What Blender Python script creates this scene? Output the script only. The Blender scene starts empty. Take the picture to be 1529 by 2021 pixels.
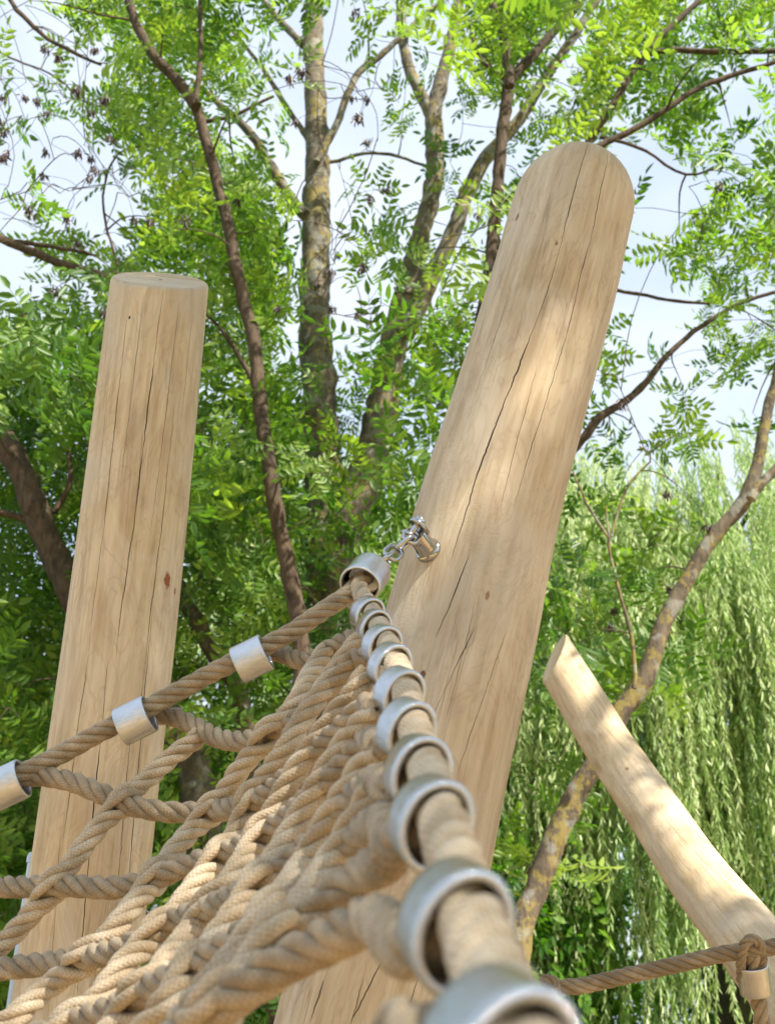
import bpy, bmesh, math, random
import numpy as np
from mathutils import Vector, Matrix
C = bpy.context.scene
COL = C.collection
rad = math.radians
random.seed(7); RNG = np.random.default_rng(11)

# ------------------------------------------------------------------ camera
W0, H0 = 1529.0, 2021.0
FPX = 2167.0; PITCH = rad(25.0); CAM = np.array([0.0, 0.0, 1.6])
cam = bpy.data.cameras.new('camera'); camo = bpy.data.objects.new('camera', cam); COL.objects.link(camo)
camo.location = CAM; camo.rotation_euler = (rad(90) + PITCH, 0, 0)
cam.sensor_fit = 'VERTICAL'; cam.sensor_height = 36; cam.sensor_width = 27.2
cam.lens = 36 * FPX / H0
cam.clip_start = 0.02; cam.clip_end = 2000
cam.dof.use_dof = True; cam.dof.focus_distance = 1.42; cam.dof.aperture_fstop = 11.5
C.camera = camo
FWD = np.array([0, math.cos(PITCH), math.sin(PITCH)]); UPV = np.array([0, -math.sin(PITCH), math.cos(PITCH)]); RT = np.array([1.0, 0, 0])
def P(px, py, z):            # the place seen at (px, py) of the photo at depth z metres
    return CAM + z * (FWD + RT * (px - W0 / 2) / FPX - UPV * (py - H0 / 2) / FPX)
def PY(px, py, Y):           # the same at forward distance Y
    d = FWD + RT * (px - W0 / 2) / FPX - UPV * (py - H0 / 2) / FPX
    return CAM + d * (Y / d[1])

# ------------------------------------------------------------------ light
SUN_DIR = Vector((0.50, -0.42, 0.78)).normalized()      # towards the sun
SUN_EL = math.asin(SUN_DIR.z); SUN_AZ = math.atan2(SUN_DIR.x, SUN_DIR.y)
sl = bpy.data.lights.new('sun', 'SUN'); sl.energy = 4.3; sl.angle = rad(0.5); sl.color = (1.0, 0.93, 0.82)
so = bpy.data.objects.new('sun', sl); COL.objects.link(so)
so.rotation_euler = SUN_DIR.to_track_quat('Z', 'Y').to_euler()
w = bpy.data.worlds.new('World'); C.world = w; w.use_nodes = True
wn = w.node_tree; wn.nodes.clear()
sky = wn.nodes.new('ShaderNodeTexSky'); sky.sky_type = 'NISHITA'; sky.sun_disc = False
sky.sun_elevation = SUN_EL; sky.sun_rotation = SUN_AZ; sky.air_density = 1.2; sky.dust_density = 2.5
bg = wn.nodes.new('ShaderNodeBackground'); bg.inputs[1].default_value = 0.13
wo = wn.nodes.new('ShaderNodeOutputWorld')
tc = wn.nodes.new('ShaderNodeTexCoord')
nz = wn.nodes.new('ShaderNodeTexNoise'); nz.inputs['Scale'].default_value = 2.2; nz.inputs['Detail'].default_value = 6
mp = wn.nodes.new('ShaderNodeMapping'); mp.inputs['Scale'].default_value = (1, 1, 2.2)
rp = wn.nodes.new('ShaderNodeValToRGB'); rp.color_ramp.elements[0].position = .34; rp.color_ramp.elements[1].position = .62
rp.color_ramp.elements[0].color = (.5, .5, .5, 1); rp.color_ramp.elements[1].color = (1, 1, 1, 1)
mx = wn.nodes.new('ShaderNodeMix'); mx.data_type = 'RGBA'
mx.inputs[7].default_value = (3.1, 3.45, 3.95, 1)       # bright thin cloud
L = wn.links.new
L(tc.outputs['Generated'], mp.inputs[0]); L(mp.outputs[0], nz.inputs[0]); L(nz.outputs[0], rp.inputs[0])
L(rp.outputs[0], mx.inputs[0]); L(sky.outputs[0], mx.inputs[6]); L(mx.outputs[2], bg.inputs[0]); L(bg.outputs[0], wo.inputs[0])
C.view_settings.view_transform = 'Standard'; C.view_settings.look = 'None'
C.view_settings.exposure = 1.25; C.view_settings.gamma = 1.0; C.view_settings.use_curve_mapping = False
C.render.engine = 'CYCLES'
cy = C.cycles; cy.max_bounces = 7; cy.diffuse_bounces = 4; cy.glossy_bounces = 4; cy.transmission_bounces = 4; cy.transparent_max_bounces = 8
cy.use_denoising = True; cy.sample_clamp_indirect = 8

# ------------------------------------------------------------------ object helpers
def tag(o, label=None, cat=None, group=None, kind=None):
    if label: o['label'] = label
    if cat: o['category'] = cat
    if group: o['group'] = group
    if kind: o['kind'] = kind
    return o
def empty(name, loc, label, cat, group=None):
    o = bpy.data.objects.new(name, None); COL.objects.link(o); o.location = loc; o.empty_display_size = .1
    return tag(o, label, cat, group)
def link(name, me, mat, parent=None):
    o = bpy.data.objects.new(name, me); COL.objects.link(o)
    if mat: me.materials.append(mat)
    if parent is not None:
        o.parent = parent; o.matrix_parent_inverse = Matrix.Translation(parent.location).inverted()
    return o
def mesh_np(name, V, F, uv=None, var=None, smooth=True):
    """V (n,3); F (m,k) all the same k; uv (m*k,2); var (n,)"""
    V = np.asarray(V, np.float32); F = np.asarray(F, np.int32)
    me = bpy.data.meshes.new(name); n, k = F.shape
    me.vertices.add(len(V)); me.vertices.foreach_set('co', V.ravel())
    me.loops.add(n * k); me.loops.foreach_set('vertex_index', F.ravel())
    me.polygons.add(n); me.polygons.foreach_set('loop_start', np.arange(0, n * k, k, dtype=np.int32))
    me.polygons.foreach_set('loop_total', np.full(n, k, np.int32))
    if smooth: me.polygons.foreach_set('use_smooth', np.ones(n, bool))
    if uv is not None:
        l = me.uv_layers.new(name='UVMap'); l.data.foreach_set('uv', np.asarray(uv, np.float32).ravel())
    if var is not None:
        a = me.attributes.new('var', 'FLOAT', 'POINT'); a.data.foreach_set('value', np.asarray(var, np.float32))
    me.update(); me.validate()
    return me
def catmull(pts, step):
    pts = np.asarray(pts, float)
    if len(pts) == 2: pts = np.vstack([pts[0], pts.mean(0), pts[1]])
    Q = np.vstack([2 * pts[0] - pts[1], pts, 2 * pts[-1] - pts[-2]]); out = []
    for i in range(1, len(Q) - 2):
        p0, p1, p2, p3 = Q[i-1], Q[i], Q[i+1], Q[i+2]
        n = max(4, int(np.linalg.norm(p2[:3] - p1[:3]) / step * 2)); t = np.linspace(0, 1, n, endpoint=False)[:, None]
        out.append(.5 * ((2*p1) + (-p0+p2)*t + (2*p0-5*p1+4*p2-p3)*t**2 + (-p0+3*p1-3*p2+p3)*t**3))
    out.append(pts[-1][None]); X = np.vstack(out)
    s = np.r_[0, np.cumsum(np.linalg.norm(np.diff(X[:, :3], axis=0), axis=1))]
    m = max(3, int(s[-1] / step) + 1); t = np.linspace(0, s[-1], m)
    return np.stack([np.interp(t, s, X[:, k]) for k in range(X.shape[1])], 1), t
def frames(X, ref=None):
    T = np.gradient(X, axis=0); T /= np.linalg.norm(T, axis=1)[:, None] + 1e-12
    N = np.zeros_like(T); a = np.array(ref if ref is not None else [0.31, 0.2, 0.93])
    if abs(np.dot(a, T[0])) > .95: a = np.array([1.0, 0, 0])
    n = a - T[0] * np.dot(a, T[0]); n /= np.linalg.norm(n)
    for i in range(len(T)):
        n = n - T[i] * np.dot(n, T[i]); n /= np.linalg.norm(n); N[i] = n
    return T, N, np.cross(T, N)
class MB:
    def __init__(s): s.V = []; s.F = []; s.UV = []; s.n = 0; s.var = []
    def add(s, V, F, UV=None, var=0.5):
        s.V.append(np.asarray(V, float)); F = np.asarray(F); s.F.append(F + s.n); s.n += len(V)
        s.UV.append(np.zeros((F.size, 2)) if UV is None else UV); s.var.append(np.full(len(V), var))
    def tube(s, X, R, seg=8, closed=False, caps=True, ref=None, v0=0.0, var=.5, noise=0.0, sx=1.0):
        X = np.asarray(X, float); R = np.broadcast_to(np.asarray(R, float), (len(X),))
        if closed:
            Xe = np.vstack([X[-1], X, X[0]]); T = (Xe[2:] - Xe[:-2]); T /= np.linalg.norm(T, axis=1)[:, None]
            a = np.array(ref, float); N = a - T * (T @ a)[:, None]; N /= np.linalg.norm(N, axis=1)[:, None]; B = np.cross(T, N)
        else: T, N, B = frames(X, ref)
        th = np.linspace(0, 2*np.pi, seg, endpoint=False)
        rr = R[:, None] * np.ones(seg)[None]
        if noise: rr = rr * (1 + noise * RNG.normal(size=rr.shape))
        V = X[:, None] + rr[..., None] * (np.cos(th)[None, :, None] * N[:, None] * sx + np.sin(th)[None, :, None] * B[:, None])
        m = len(X); L_ = np.r_[0, np.cumsum(np.linalg.norm(np.diff(X, axis=0), axis=1))] + v0
        i = np.arange(m if closed else m - 1); j = np.arange(seg); I, J = np.meshgrid(i, j, indexing='ij')
        I2 = (I + 1) % m; J2 = (J + 1) % seg
        F = np.stack([I*seg+J, I*seg+J2, I2*seg+J2, I2*seg+J], -1).reshape(-1, 4)
        u0 = J / seg; u1 = (J + 1) / seg; va = L_[I]; vb = np.where(I + 1 < m, L_[np.minimum(I+1, m-1)], L_[-1])
        UV = np.stack([np.stack([u0, va], -1), np.stack([u1, va], -1), np.stack([u1, vb], -1), np.stack([u0, vb], -1)], 2).reshape(-1, 2)
        s.add(V.reshape(-1, 3), F, UV, var)
        if caps and not closed:
            for e, c in ((0, X[0]), (m-1, X[-1])):
                k = seg; idx = np.arange(k); base = V[e]; Vc = np.vstack([base, c[None]])
                f = np.stack([idx, (idx+1) % k, np.full(k, k), np.full(k, k)], -1)
                f = f[:, [1, 0, 2, 3]] if e == 0 else f
                s.tri(Vc, f[:, :3], var)
    def tri(s, V, F3, var=.5):     # triangles kept as quads with a split edge midpoint to keep one face size
        V = np.asarray(V, float); F3 = np.asarray(F3); mid = (V[F3[:, 2]] + V[F3[:, 0]]) / 2
        n = len(V); f = np.stack([F3[:, 0], F3[:, 1], F3[:, 2], n + np.arange(len(F3))], -1)
        s.add(np.vstack([V, mid]), f, None, var)
    def mesh(s, name, smooth=True):
        return mesh_np(name, np.vstack(s.V), np.vstack(s.F), np.vstack(s.UV), np.concatenate(s.var), smooth)
    def build(s, name, mat, parent=None, smooth=True): return link(name, s.mesh(name, smooth), mat, parent)

# ------------------------------------------------------------------ materials
def mat(name):
    m = bpy.data.materials.new(name); m.use_nodes = True; nt = m.node_tree
    return m, nt, nt.nodes['Principled BSDF']
class NT:
    def __init__(s, nt): s.nt = nt
    def n(s, t, **k):
        x = s.nt.nodes.new(t)
        for a, b in k.items(): setattr(x, a, b)
        return x
    def set(s, sock, v):
        if isinstance(v, bpy.types.NodeSocket): s.nt.links.new(v, sock)
        elif v is not None: sock.default_value = v
    def math(s, op, a, b=None, c=None, clamp=False):
        x = s.n('ShaderNodeMath', operation=op); x.use_clamp = clamp
        s.set(x.inputs[0], a); s.set(x.inputs[1], b)
        if c is not None: s.set(x.inputs[2], c)
        return x.outputs[0]
    def noise(s, vec, scale, detail=4, rough=.5, dist=0, dims='3D'):
        x = s.n('ShaderNodeTexNoise', noise_dimensions=dims); s.set(x.inputs['Vector'], vec) if dims != '1D' else s.set(x.inputs['W'], vec)
        x.inputs['Scale'].default_value = scale; x.inputs['Detail'].default_value = detail
        x.inputs['Roughness'].default_value = rough; x.inputs['Distortion'].default_value = dist
        return x.outputs[0]
    def ramp(s, f, stops):
        x = s.n('ShaderNodeValToRGB'); e = x.color_ramp.elements
        while len(e) < len(stops): e.new(.5)
        for i, (p, c) in enumerate(stops): e[i].position = p; e[i].color = (*c, 1) if not np.isscalar(c) else (c, c, c, 1)
        s.set(x.inputs[0], f); return x.outputs[0]
    def mix(s, f, a, b, bt='MIX'):
        x = s.n('ShaderNodeMix', data_type='RGBA', blend_type=bt); s.set(x.inputs[0], f)
        s.set(x.inputs[6], (*a, 1) if isinstance(a, tuple) else a); s.set(x.inputs[7], (*b, 1) if isinstance(b, tuple) else b)
        return x.outputs[2]
    def map(s, vec, sc=(1, 1, 1), loc=(0, 0, 0)):
        x = s.n('ShaderNodeMapping'); s.set(x.inputs[0], vec); x.inputs['Scale'].default_value = sc; x.inputs['Location'].default_value = loc
        return x.outputs[0]
    def bump(s, h, strength=.3, dist=.01, nrm=None):
        x = s.n('ShaderNodeBump'); s.set(x.inputs['Height'], h); x.inputs['Strength'].default_value = strength; x.inputs['Distance'].default_value = dist
        if nrm is not None: s.set(x.inputs['Normal'], nrm)
        return x.outputs[0]

def wood_mat(name, cracks, seed, knots=(), tint=(1, 1, 1), fuzz=1.0):
    """cracks: (u0, slope, v_start, v_end, width) in metres on the unrolled surface; u = arc, v = height along the pole"""
    m, nt, bs = mat(name); g = NT(nt)
    uv = g.n('ShaderNodeUVMap'); uv.uv_map = 'UVMap'
    sep = g.n('ShaderNodeSeparateXYZ'); nt.links.new(uv.outputs[0], sep.inputs[0]); u, v = sep.outputs[0], sep.outputs[1]
    ob = g.n('ShaderNodeTexCoord').outputs['Object']
    st = g.map(uv.outputs[0], (1, .07, 1), (seed, seed * 2, 0))
    grain = g.noise(st, 90, 5, .6, .4)
    streak = g.noise(g.map(uv.outputs[0], (1, .13, 1), (seed + 3, 0, 0)), 17, 4, .55, 1.2)
    blot = g.noise(g.map(uv.outputs[0], (1, .45, 1), (seed + 7, 5, 0)), 7, 3, .5, 1.6)
    swirl = g.noise(g.map(uv.outputs[0], (1, .4, 1), (seed + 1, 9, 0)), 13, 2, .5, 3.5)
    base = g.ramp(streak, [(.28, (.37, .255, .14)), (.45, (.53, .40, .24)), (.68, (.68, .55, .37))])
    base = g.mix(g.ramp(blot, [(.42, 0.0), (.56, .7)]), base, (.66, .55, .41))
    blot2 = g.noise(g.map(uv.outputs[0], (1, .3, 1), (seed + 17, 2, 0)), 9, 5, .62, 1.2)
    base = g.mix(g.ramp(blot2, [(.5, 0.0), (.66, .6)]), base, (.37, .25, .135))
    base = g.mix(g.ramp(swirl, [(.44, 0.0), (.5, .5), (.53, 0.0)]), base, (.40, .28, .17))
    base = g.mix(.28, base, g.ramp(grain, [(.3, (.30, .20, .11)), (.6, (.74, .62, .45))]))
    base = g.mix(1.0, base, tint, 'MULTIPLY')
    hair = g.noise(g.map(uv.outputs[0], (1, .022, 1), (seed + 31, 1, 0)), 75, 3, .55, .15)
    hairm = g.ramp(g.noise(g.map(uv.outputs[0], (1, .25, 1), (seed + 41, 7, 0)), 11, 3), [(.45, 0.0), (.6, 1.0)])
    hl = g.math('MULTIPLY', g.ramp(hair, [(.488, 0.0), (.5, 1.0), (.512, 0.0)]), hairm)
    base = g.mix(g.math('MULTIPLY', hl, .5), base, (.22, .145, .08))
    grey = g.ramp(g.noise(g.map(uv.outputs[0], (1, .6, 1), (seed + 51, 0, 0)), 5, 4, .6, .8), [(.5, 0.0), (.68, .5)])
    base = g.mix(grey, base, (.50, .44, .36))
    # shallow facets left by the draw knife
    fac = g.n('ShaderNodeTexVoronoi', feature='SMOOTH_F1'); s_ = g.map(uv.outputs[0], (1, .16, 1), (seed, 0, 0)); nt.links.new(s_, fac.inputs['Vector']); fac.inputs['Scale'].default_value = 26
    # fuzzy cross ticks of the debarking tool
    tick = g.noise(g.map(uv.outputs[0], (.6, 1, 1)), 240, 3, .7, .5)
    tickm = g.ramp(g.noise(g.map(uv.outputs[0], (1, .5, 1), (seed, 3, 0)), 6, 2), [(.42, 0.0), (.6, 1.0)])
    fuzzh = g.math('MULTIPLY', g.math('MULTIPLY', tick, tickm), fuzz)
    crack = None
    wob = g.noise(g.math('ADD', g.math('MULTIPLY', v, 1.0), float(seed)), 6, 5, .6, dims='1D')
    wobf = g.noise(g.math('ADD', v, float(seed) + 4), 60, 3, .6, dims='1D')
    for i, (u0, sl_, va, vb, wd) in enumerate(cracks):
        c = g.math('ADD', g.math('MULTIPLY', v, sl_), u0)
        c = g.math('ADD', c, g.math('MULTIPLY', g.math('SUBTRACT', wob, .5), .005 * (1 if i % 2 else -1.3)))
        c = g.math('ADD', c, g.math('MULTIPLY', g.math('SUBTRACT', wobf, .5), .0030))
        d = g.math('ABSOLUTE', g.math('SUBTRACT', u, c))
        t = g.math('DIVIDE', g.math('SUBTRACT', v, va), vb - va)
        tp = g.math('MULTIPLY', g.math('MULTIPLY', t, g.math('SUBTRACT', 1.0, t)), 4.0, clamp=True)
        tp = g.math('POWER', tp, .6)
        brk = g.noise(g.math('ADD', v, float(i) * 3.1), 9, 2, dims='1D')
        wv = g.math('MULTIPLY', g.math('MULTIPLY', tp, wd * .62), g.ramp(brk, [(.3, .35), (.6, 1.0)]))
        mk = g.math('SUBTRACT', 1.0, g.math('DIVIDE', d, g.math('ADD', wv, .00001)), clamp=True)
        crack = mk if crack is None else g.math('MAXIMUM', crack, mk)
    if crack is not None:
        base = g.mix(g.math('MULTIPLY', crack, 2.2, clamp=True), base, (.035, .022, .013))
    for (ku, kv, kr, kc) in knots:
        dx = g.math('MULTIPLY', g.math('SUBTRACT', u, ku), 1.5); dy = g.math('MULTIPLY', g.math('SUBTRACT', v, kv), .8)
        dd = g.math('SQRT', g.math('ADD', g.math('MULTIPLY', dx, dx), g.math('MULTIPLY', dy, dy)))
        dd = g.math('ADD', dd, g.math('MULTIPLY', g.math('SUBTRACT', g.noise(uv.outputs[0], 130, 3), .5), kr * 1.1))
        km = g.math('SUBTRACT', 1.0, g.math('DIVIDE', dd, kr), clamp=True)
        base = g.mix(g.math('MULTIPLY', km, 2.5, clamp=True), base, kc)
    nt.links.new(base, bs.inputs['Base Color'])
    bs.inputs['Roughness'].default_value = .72; bs.inputs['Specular IOR Level'].default_value = .25
    h = g.math('ADD', g.math('MULTIPLY', grain, .35), g.math('MULTIPLY', fuzzh, .9))
    h = g.math('ADD', h, g.math('MULTIPLY', blot, 1.2)); h = g.math('ADD', h, g.math('MULTIPLY', fac.outputs['Distance'], 2.2)); h = g.math('SUBTRACT', h, g.math('MULTIPLY', hl, .8))
    if crack is not None: h = g.math('SUBTRACT', h, g.math('MULTIPLY', crack, 3.5))
    nt.links.new(g.bump(h, .55, .0016), bs.inputs['Normal'])
    return m

def rope_mat():
    m, nt, bs = mat('rope_cover'); g = NT(nt)
    uv = g.n('ShaderNodeUVMap'); uv.uv_map = 'UVMap'
    sep = g.n('ShaderNodeSeparateXYZ'); nt.links.new(uv.outputs[0], sep.inputs[0]); u, v = sep.outputs[0], sep.outputs[1]
    # plaited cover: two families of diagonal ribs that alternate, giving a herringbone
    A = g.math('ADD', g.math('MULTIPLY', u, 2*math.pi*6), g.math('MULTIPLY', v, 2*math.pi*300))
    B = g.math('SUBTRACT', g.math('MULTIPLY', u, 2*math.pi*6), g.math('MULTIPLY', v, 2*math.pi*300))
    sa = g.math('SINE', A); sb = g.math('SINE', B)
    sel = g.math('GREATER_THAN', g.math('SINE', g.math('MULTIPLY', u, 2*math.pi*6)), 0.0)
    rib = g.math('ADD', g.math('MULTIPLY', sa, sel), g.math('MULTIPLY', sb, g.math('SUBTRACT', 1.0, sel)))
    rib = g.math('MULTIPLY_ADD', rib, .5, .5)
    var = g.n('ShaderNodeAttribute', attribute_name='var').outputs['Fac']
    ob = g.n('ShaderNodeTexCoord').outputs['Object']
    dirt = g.noise(ob, 45, 5, .7)
    col = g.ramp(g.math('MULTIPLY_ADD', g.math('SUBTRACT', dirt, .5), 1.3, var), [(.2, (.24, .18, .105)), (.55, (.425, .33, .21)), (.9, (.60, .505, .365))])
    col = g.mix(g.ramp(rib, [(0.0, .5), (.4, 0.0)]), col, (.12, .072, .038))
    nt.links.new(col, bs.inputs['Base Color'])
    bs.inputs['Roughness'].default_value = .62; bs.inputs['Specular IOR Level'].default_value = .35
    bs.inputs['Sheen Weight'].default_value = .15
    fib = g.noise(ob, 900, 2, .7)
    nt.links.new(g.bump(g.math('ADD', rib, g.math('MULTIPLY', fib, .5)), .5, .0007), bs.inputs['Normal'])
    return m
def metal_mat(name, col, rough, streak=0.0, scale=500, metallic=1.0):
    m, nt, bs = mat(name); g = NT(nt)
    uv = g.n('ShaderNodeUVMap'); uv.uv_map = 'UVMap'
    ob = g.n('ShaderNodeTexCoord').outputs['Object']
    s1 = g.noise(g.map(uv.outputs[0], (40, 3, 1)), 6, 4, .6)
    s2 = g.noise(ob, 60, 4, .6)
    nt.links.new(g.mix(g.ramp(s2, [(.35, .25), (.6, 0.0)]), col, tuple(c * .6 for c in col)), bs.inputs['Base Color'])
    bs.inputs['Metallic'].default_value = metallic
    nt.links.new(g.math('MULTIPLY_ADD', s2, .14, rough - .05), bs.inputs['Roughness'])
    if streak: nt.links.new(g.bump(s1, streak, .0006), bs.inputs['Normal'])
    return m
def bark_mat(name, dark, light, lichen=0.0, scale=14):
    m, nt, bs = mat(name); g = NT(nt)
    ob = g.n('ShaderNodeTexCoord').outputs['Object']
    st = g.map(ob, (1, 1, .35)); n1 = g.noise(st, scale, 6, .65, .3); n2 = g.noise(ob, 5, 4, .6); n3 = g.noise(ob, 22, 4, .6)
    col = g.ramp(n1, [(.3, dark), (.68, light)])
    if lichen:
        lm = g.ramp(g.math('MULTIPLY_ADD', n3, .6, g.math('MULTIPLY', n2, .5)), [(.635 - lichen * .085, 0.0), (.685 - lichen * .085, .55)])
        col = g.mix(lm, col, (.31, .245, .05))
        gm = g.ramp(g.noise(ob, 9, 3), [(.55, 0.0), (.62, .5)]); col = g.mix(gm, col, (.30, .31, .28))
    nt.links.new(col, bs.inputs['Base Color']); bs.inputs['Roughness'].default_value = .9
    nt.links.new(g.bump(n1, .8, .02), bs.inputs['Normal'])
    return m
def leaf_mat(name, a, b, c, trans=.45, tcol=(1.32, 1.45, .58)):
    m, nt, bs = mat(name); g = NT(nt)
    var = g.n('ShaderNodeAttribute', attribute_name='var').outputs['Fac']
    col = g.ramp(var, [(0.0, a), (.5, b), (1.0, c)])
    nt.links.new(col, bs.inputs['Base Color']); bs.inputs['Roughness'].default_value = .42; bs.inputs['Specular IOR Level'].default_value = .45
    tr = g.n('ShaderNodeBsdfTranslucent'); nt.links.new(g.mix(1.0, col, tcol, 'MULTIPLY'), tr.inputs[0])
    ms = g.n('ShaderNodeMixShader'); ms.inputs[0].default_value = trans
    nt.links.new(bs.outputs[0], ms.inputs[1]); nt.links.new(tr.outputs[0], ms.inputs[2])
    nt.links.new(ms.outputs[0], nt.nodes['Material Output'].inputs[0])
    return m
M = dict(
    rope=rope_mat(),
    alu=metal_mat('pressed_aluminium', (.60, .62, .65), .09, .8),
    steel=metal_mat('polished_steel', (.46, .46, .46), .12),
    bark_dark=bark_mat('dark_bark', (.022, .014, .009), (.13, .085, .05), 0, 30),
    bark_grey=bark_mat('lichen_bark', (.045, .036, .026), (.19, .155, .11), .85, 16),
    bark_yel=bark_mat('yellow_lichen_bark', (.04, .03, .02), (.17, .13, .085), 1.0, 18),
    bark_willow=bark_mat('willow_bark', (.03, .025, .018), (.14, .11, .07), 0, 12),
    twig=bark_mat('twig_bark', (.05, .04, .025), (.13, .10, .06), 0, 40),
    leaf=leaf_mat('ash_leaf', (.045, .115, .020), (.115, .225, .032), (.29, .40, .07), .52),
    leaf_w=leaf_mat('willow_leaf', (.23, .38, .11), (.44, .58, .22), (.76, .82, .48), .45, (1.12, 1.2, .8)),
    leaf_b=leaf_mat('shrub_leaf', (.04, .12, .016), (.10, .23, .025), (.24, .38, .045), .5),
    seed=leaf_mat('ash_keys', (.05, .035, .035), (.08, .055, .05), (.14, .10, .075), .2, (1.2, 1, .8)),
)

# ------------------------------------------------------------------ ground
def ground():
    m, nt, bs = mat('ground_cover'); g = NT(nt)
    ob = g.n('ShaderNodeTexCoord').outputs['Object']
    sep = g.n('ShaderNodeSeparateXYZ'); nt.links.new(ob, sep.inputs[0])
    r = g.math('SQRT', g.math('ADD', g.math('POWER', sep.outputs[0], 2), g.math('POWER', sep.outputs[1], 2)))
    r = g.math('ADD', r, g.math('MULTIPLY', g.noise(ob, .6, 4), 2.0))
    chips = g.ramp(g.noise(ob, 60, 5, .7), [(.3, (.50, .30, .12)), (.7, (.80, .54, .27))])
    grass = g.ramp(g.noise(ob, 25, 5, .7), [(.3, (.03, .07, .012)), (.7, (.09, .16, .03))])
    k = g.ramp(g.math('DIVIDE', r, 20), [(.42, 0.0), (.46, 1.0)])
    nt.links.new(g.mix(k, chips, grass), bs.inputs['Base Color']); bs.inputs['Roughness'].default_value = .95
    nt.links.new(g.bump(g.noise(ob, 45, 5, .7), 1, .03), bs.inputs['Normal'])
    n = 60; a = np.sign(np.linspace(-1, 1, n)) * np.abs(np.linspace(-1, 1, n)) ** 3 * 400
    X, Y = np.meshgrid(a, a, indexing='ij'); Z = .03 * np.sin(X * 1.1) * np.cos(Y * .9) - .02
    V = np.stack([X, Y, Z], -1).reshape(-1, 3); i, j = np.meshgrid(np.arange(n-1), np.arange(n-1), indexing='ij')
    F = np.stack([i*n+j, (i+1)*n+j, (i+1)*n+j+1, i*n+j+1], -1).reshape(-1, 4)
    tag(link('ground', mesh_np('ground', V, F), m), kind='structure')
ground()

# ------------------------------------------------------------------ poles
def pole_mesh(axis, radii, seed, end, seg=128, step=.006, irr=.02, cut=None, bev=.010):
    """axis points bottom to top; end = 'dome', 'flat' or 'cut' (cut = plane normal)"""
    axis = [np.array(a, float) for a in axis]; radii = list(radii)
    if end == 'cut':
        cc = axis[-1]; dd_ = axis[-1] - axis[-2]; dd_ /= np.linalg.norm(dd_); axis.append(cc + dd_ * radii[-1] * 1.9); radii.append(radii[-1])
    a0_, a1_ = axis[0], axis[1]; k_ = max(2, int(np.linalg.norm(a1_ - a0_) / .2))
    axis = [a0_ + (a1_ - a0_) * i_ / k_ for i_ in range(k_)] + axis[1:]; radii = [radii[0] + (radii[1] - radii[0]) * i_ / k_ for i_ in range(k_)] + radii[1:]
    A = np.column_stack([axis, radii]); X, t = catmull(A, step); R = X[:, 3]; X = X[:, :3]
    r = np.random.default_rng(seed); Ltot = t[-1]
    if end == 'dome':
        k = R[-1]; d = (Ltot - t) / (k * 1.12); R = R * np.where(d < 1, np.sqrt(np.clip(1 - (1 - d) ** 2.25, .0004, 1)), 1)
        # finer rings close to the tip
    if end == 'flat':
        d = np.clip((Ltot - t) / .012, 0, 1); R = R * (.93 + .07 * np.sqrt(1 - (1 - d) ** 2))
    T, N, B = frames(X, ref=[0, -1, 0])      # N faces the camera side: u = 0 there
    th = np.linspace(-math.pi, math.pi, seg + 1)
    ph = r.uniform(0, 6.28, 12); am = r.normal(size=12)
    bumpf = np.zeros((len(X), seg + 1))
    for q in range(12):
        kk = [1, 2, 2, 3, 3, 4, 5, 6, 2, 3, 4, 7][q]
        bumpf += am[q] / (kk ** .8) * np.cos(kk * th[None] + ph[q] + t[:, None] * (q % 4) * 1.6)
    bumpf[:, -1] = bumpf[:, 0]
    RR = R[:, None] * (1 + irr * .5 * bumpf)
    V = X[:, None] + RR[..., None] * (np.cos(th)[None, :, None] * N[:, None] + np.sin(th)[None, :, None] * B[:, None])
    m, s = V.shape[:2]
    if end == 'cut':
        n = np.array(cut, float); n /= np.linalg.norm(n); c = cc; tt = T[-1]
        over = np.einsum('ijk,k->ij', V - c, n) / np.dot(tt, n)          # height above the saw cut along the axis
        ctr = X[:, None] + 0 * V; shr = np.clip((over + bev) / bev, 0, 1); shr = 1 - .07 * (1 - np.sqrt(1 - shr ** 2))
        V = ctr + (V - ctr) * shr[..., None]
        mv = np.minimum(0, -over); V = V + mv[..., None] * tt
    i, j = np.meshgrid(np.arange(m-1), np.arange(s-1), indexing='ij')
    F = np.stack([i*s+j, i*s+j+1, (i+1)*s+j+1, (i+1)*s+j], -1).reshape(-1, 4)
    Rm = R.max(); uu = th * Rm
    UV = np.stack([np.stack([uu[j], t[i]], -1), np.stack([uu[j+1], t[i]], -1), np.stack([uu[j+1], t[i+1]], -1), np.stack([uu[j], t[i+1]], -1)], 2).reshape(-1, 2)
    mb = MB(); mb.add(V.reshape(-1, 3), F, UV)
    # end caps (fan rings)
    for e, sg in ((0, -1), (m-1, 1)):
        ring = V[e][:-1]; c = ring.mean(0); k = len(ring); lay = [c + (ring - c) * f for f in (1, .66, .33, .04)]
        VV = np.vstack(lay); fs = []; uvs = []
        for a in range(3):
            for b in range(k):
                q = [a*k+b, a*k+(b+1) % k, (a+1)*k+(b+1) % k, (a+1)*k+b]
                if sg > 0: q = q
                fs.append(q if sg > 0 else q[::-1]); uvs += [[p, .3 + t[e]] for p in ((VV[q] - c) @ N[e])]
        mb.add(VV, np.array(fs), np.array(uvs))
    return mb, (X, T, N, B, R, t)

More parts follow.
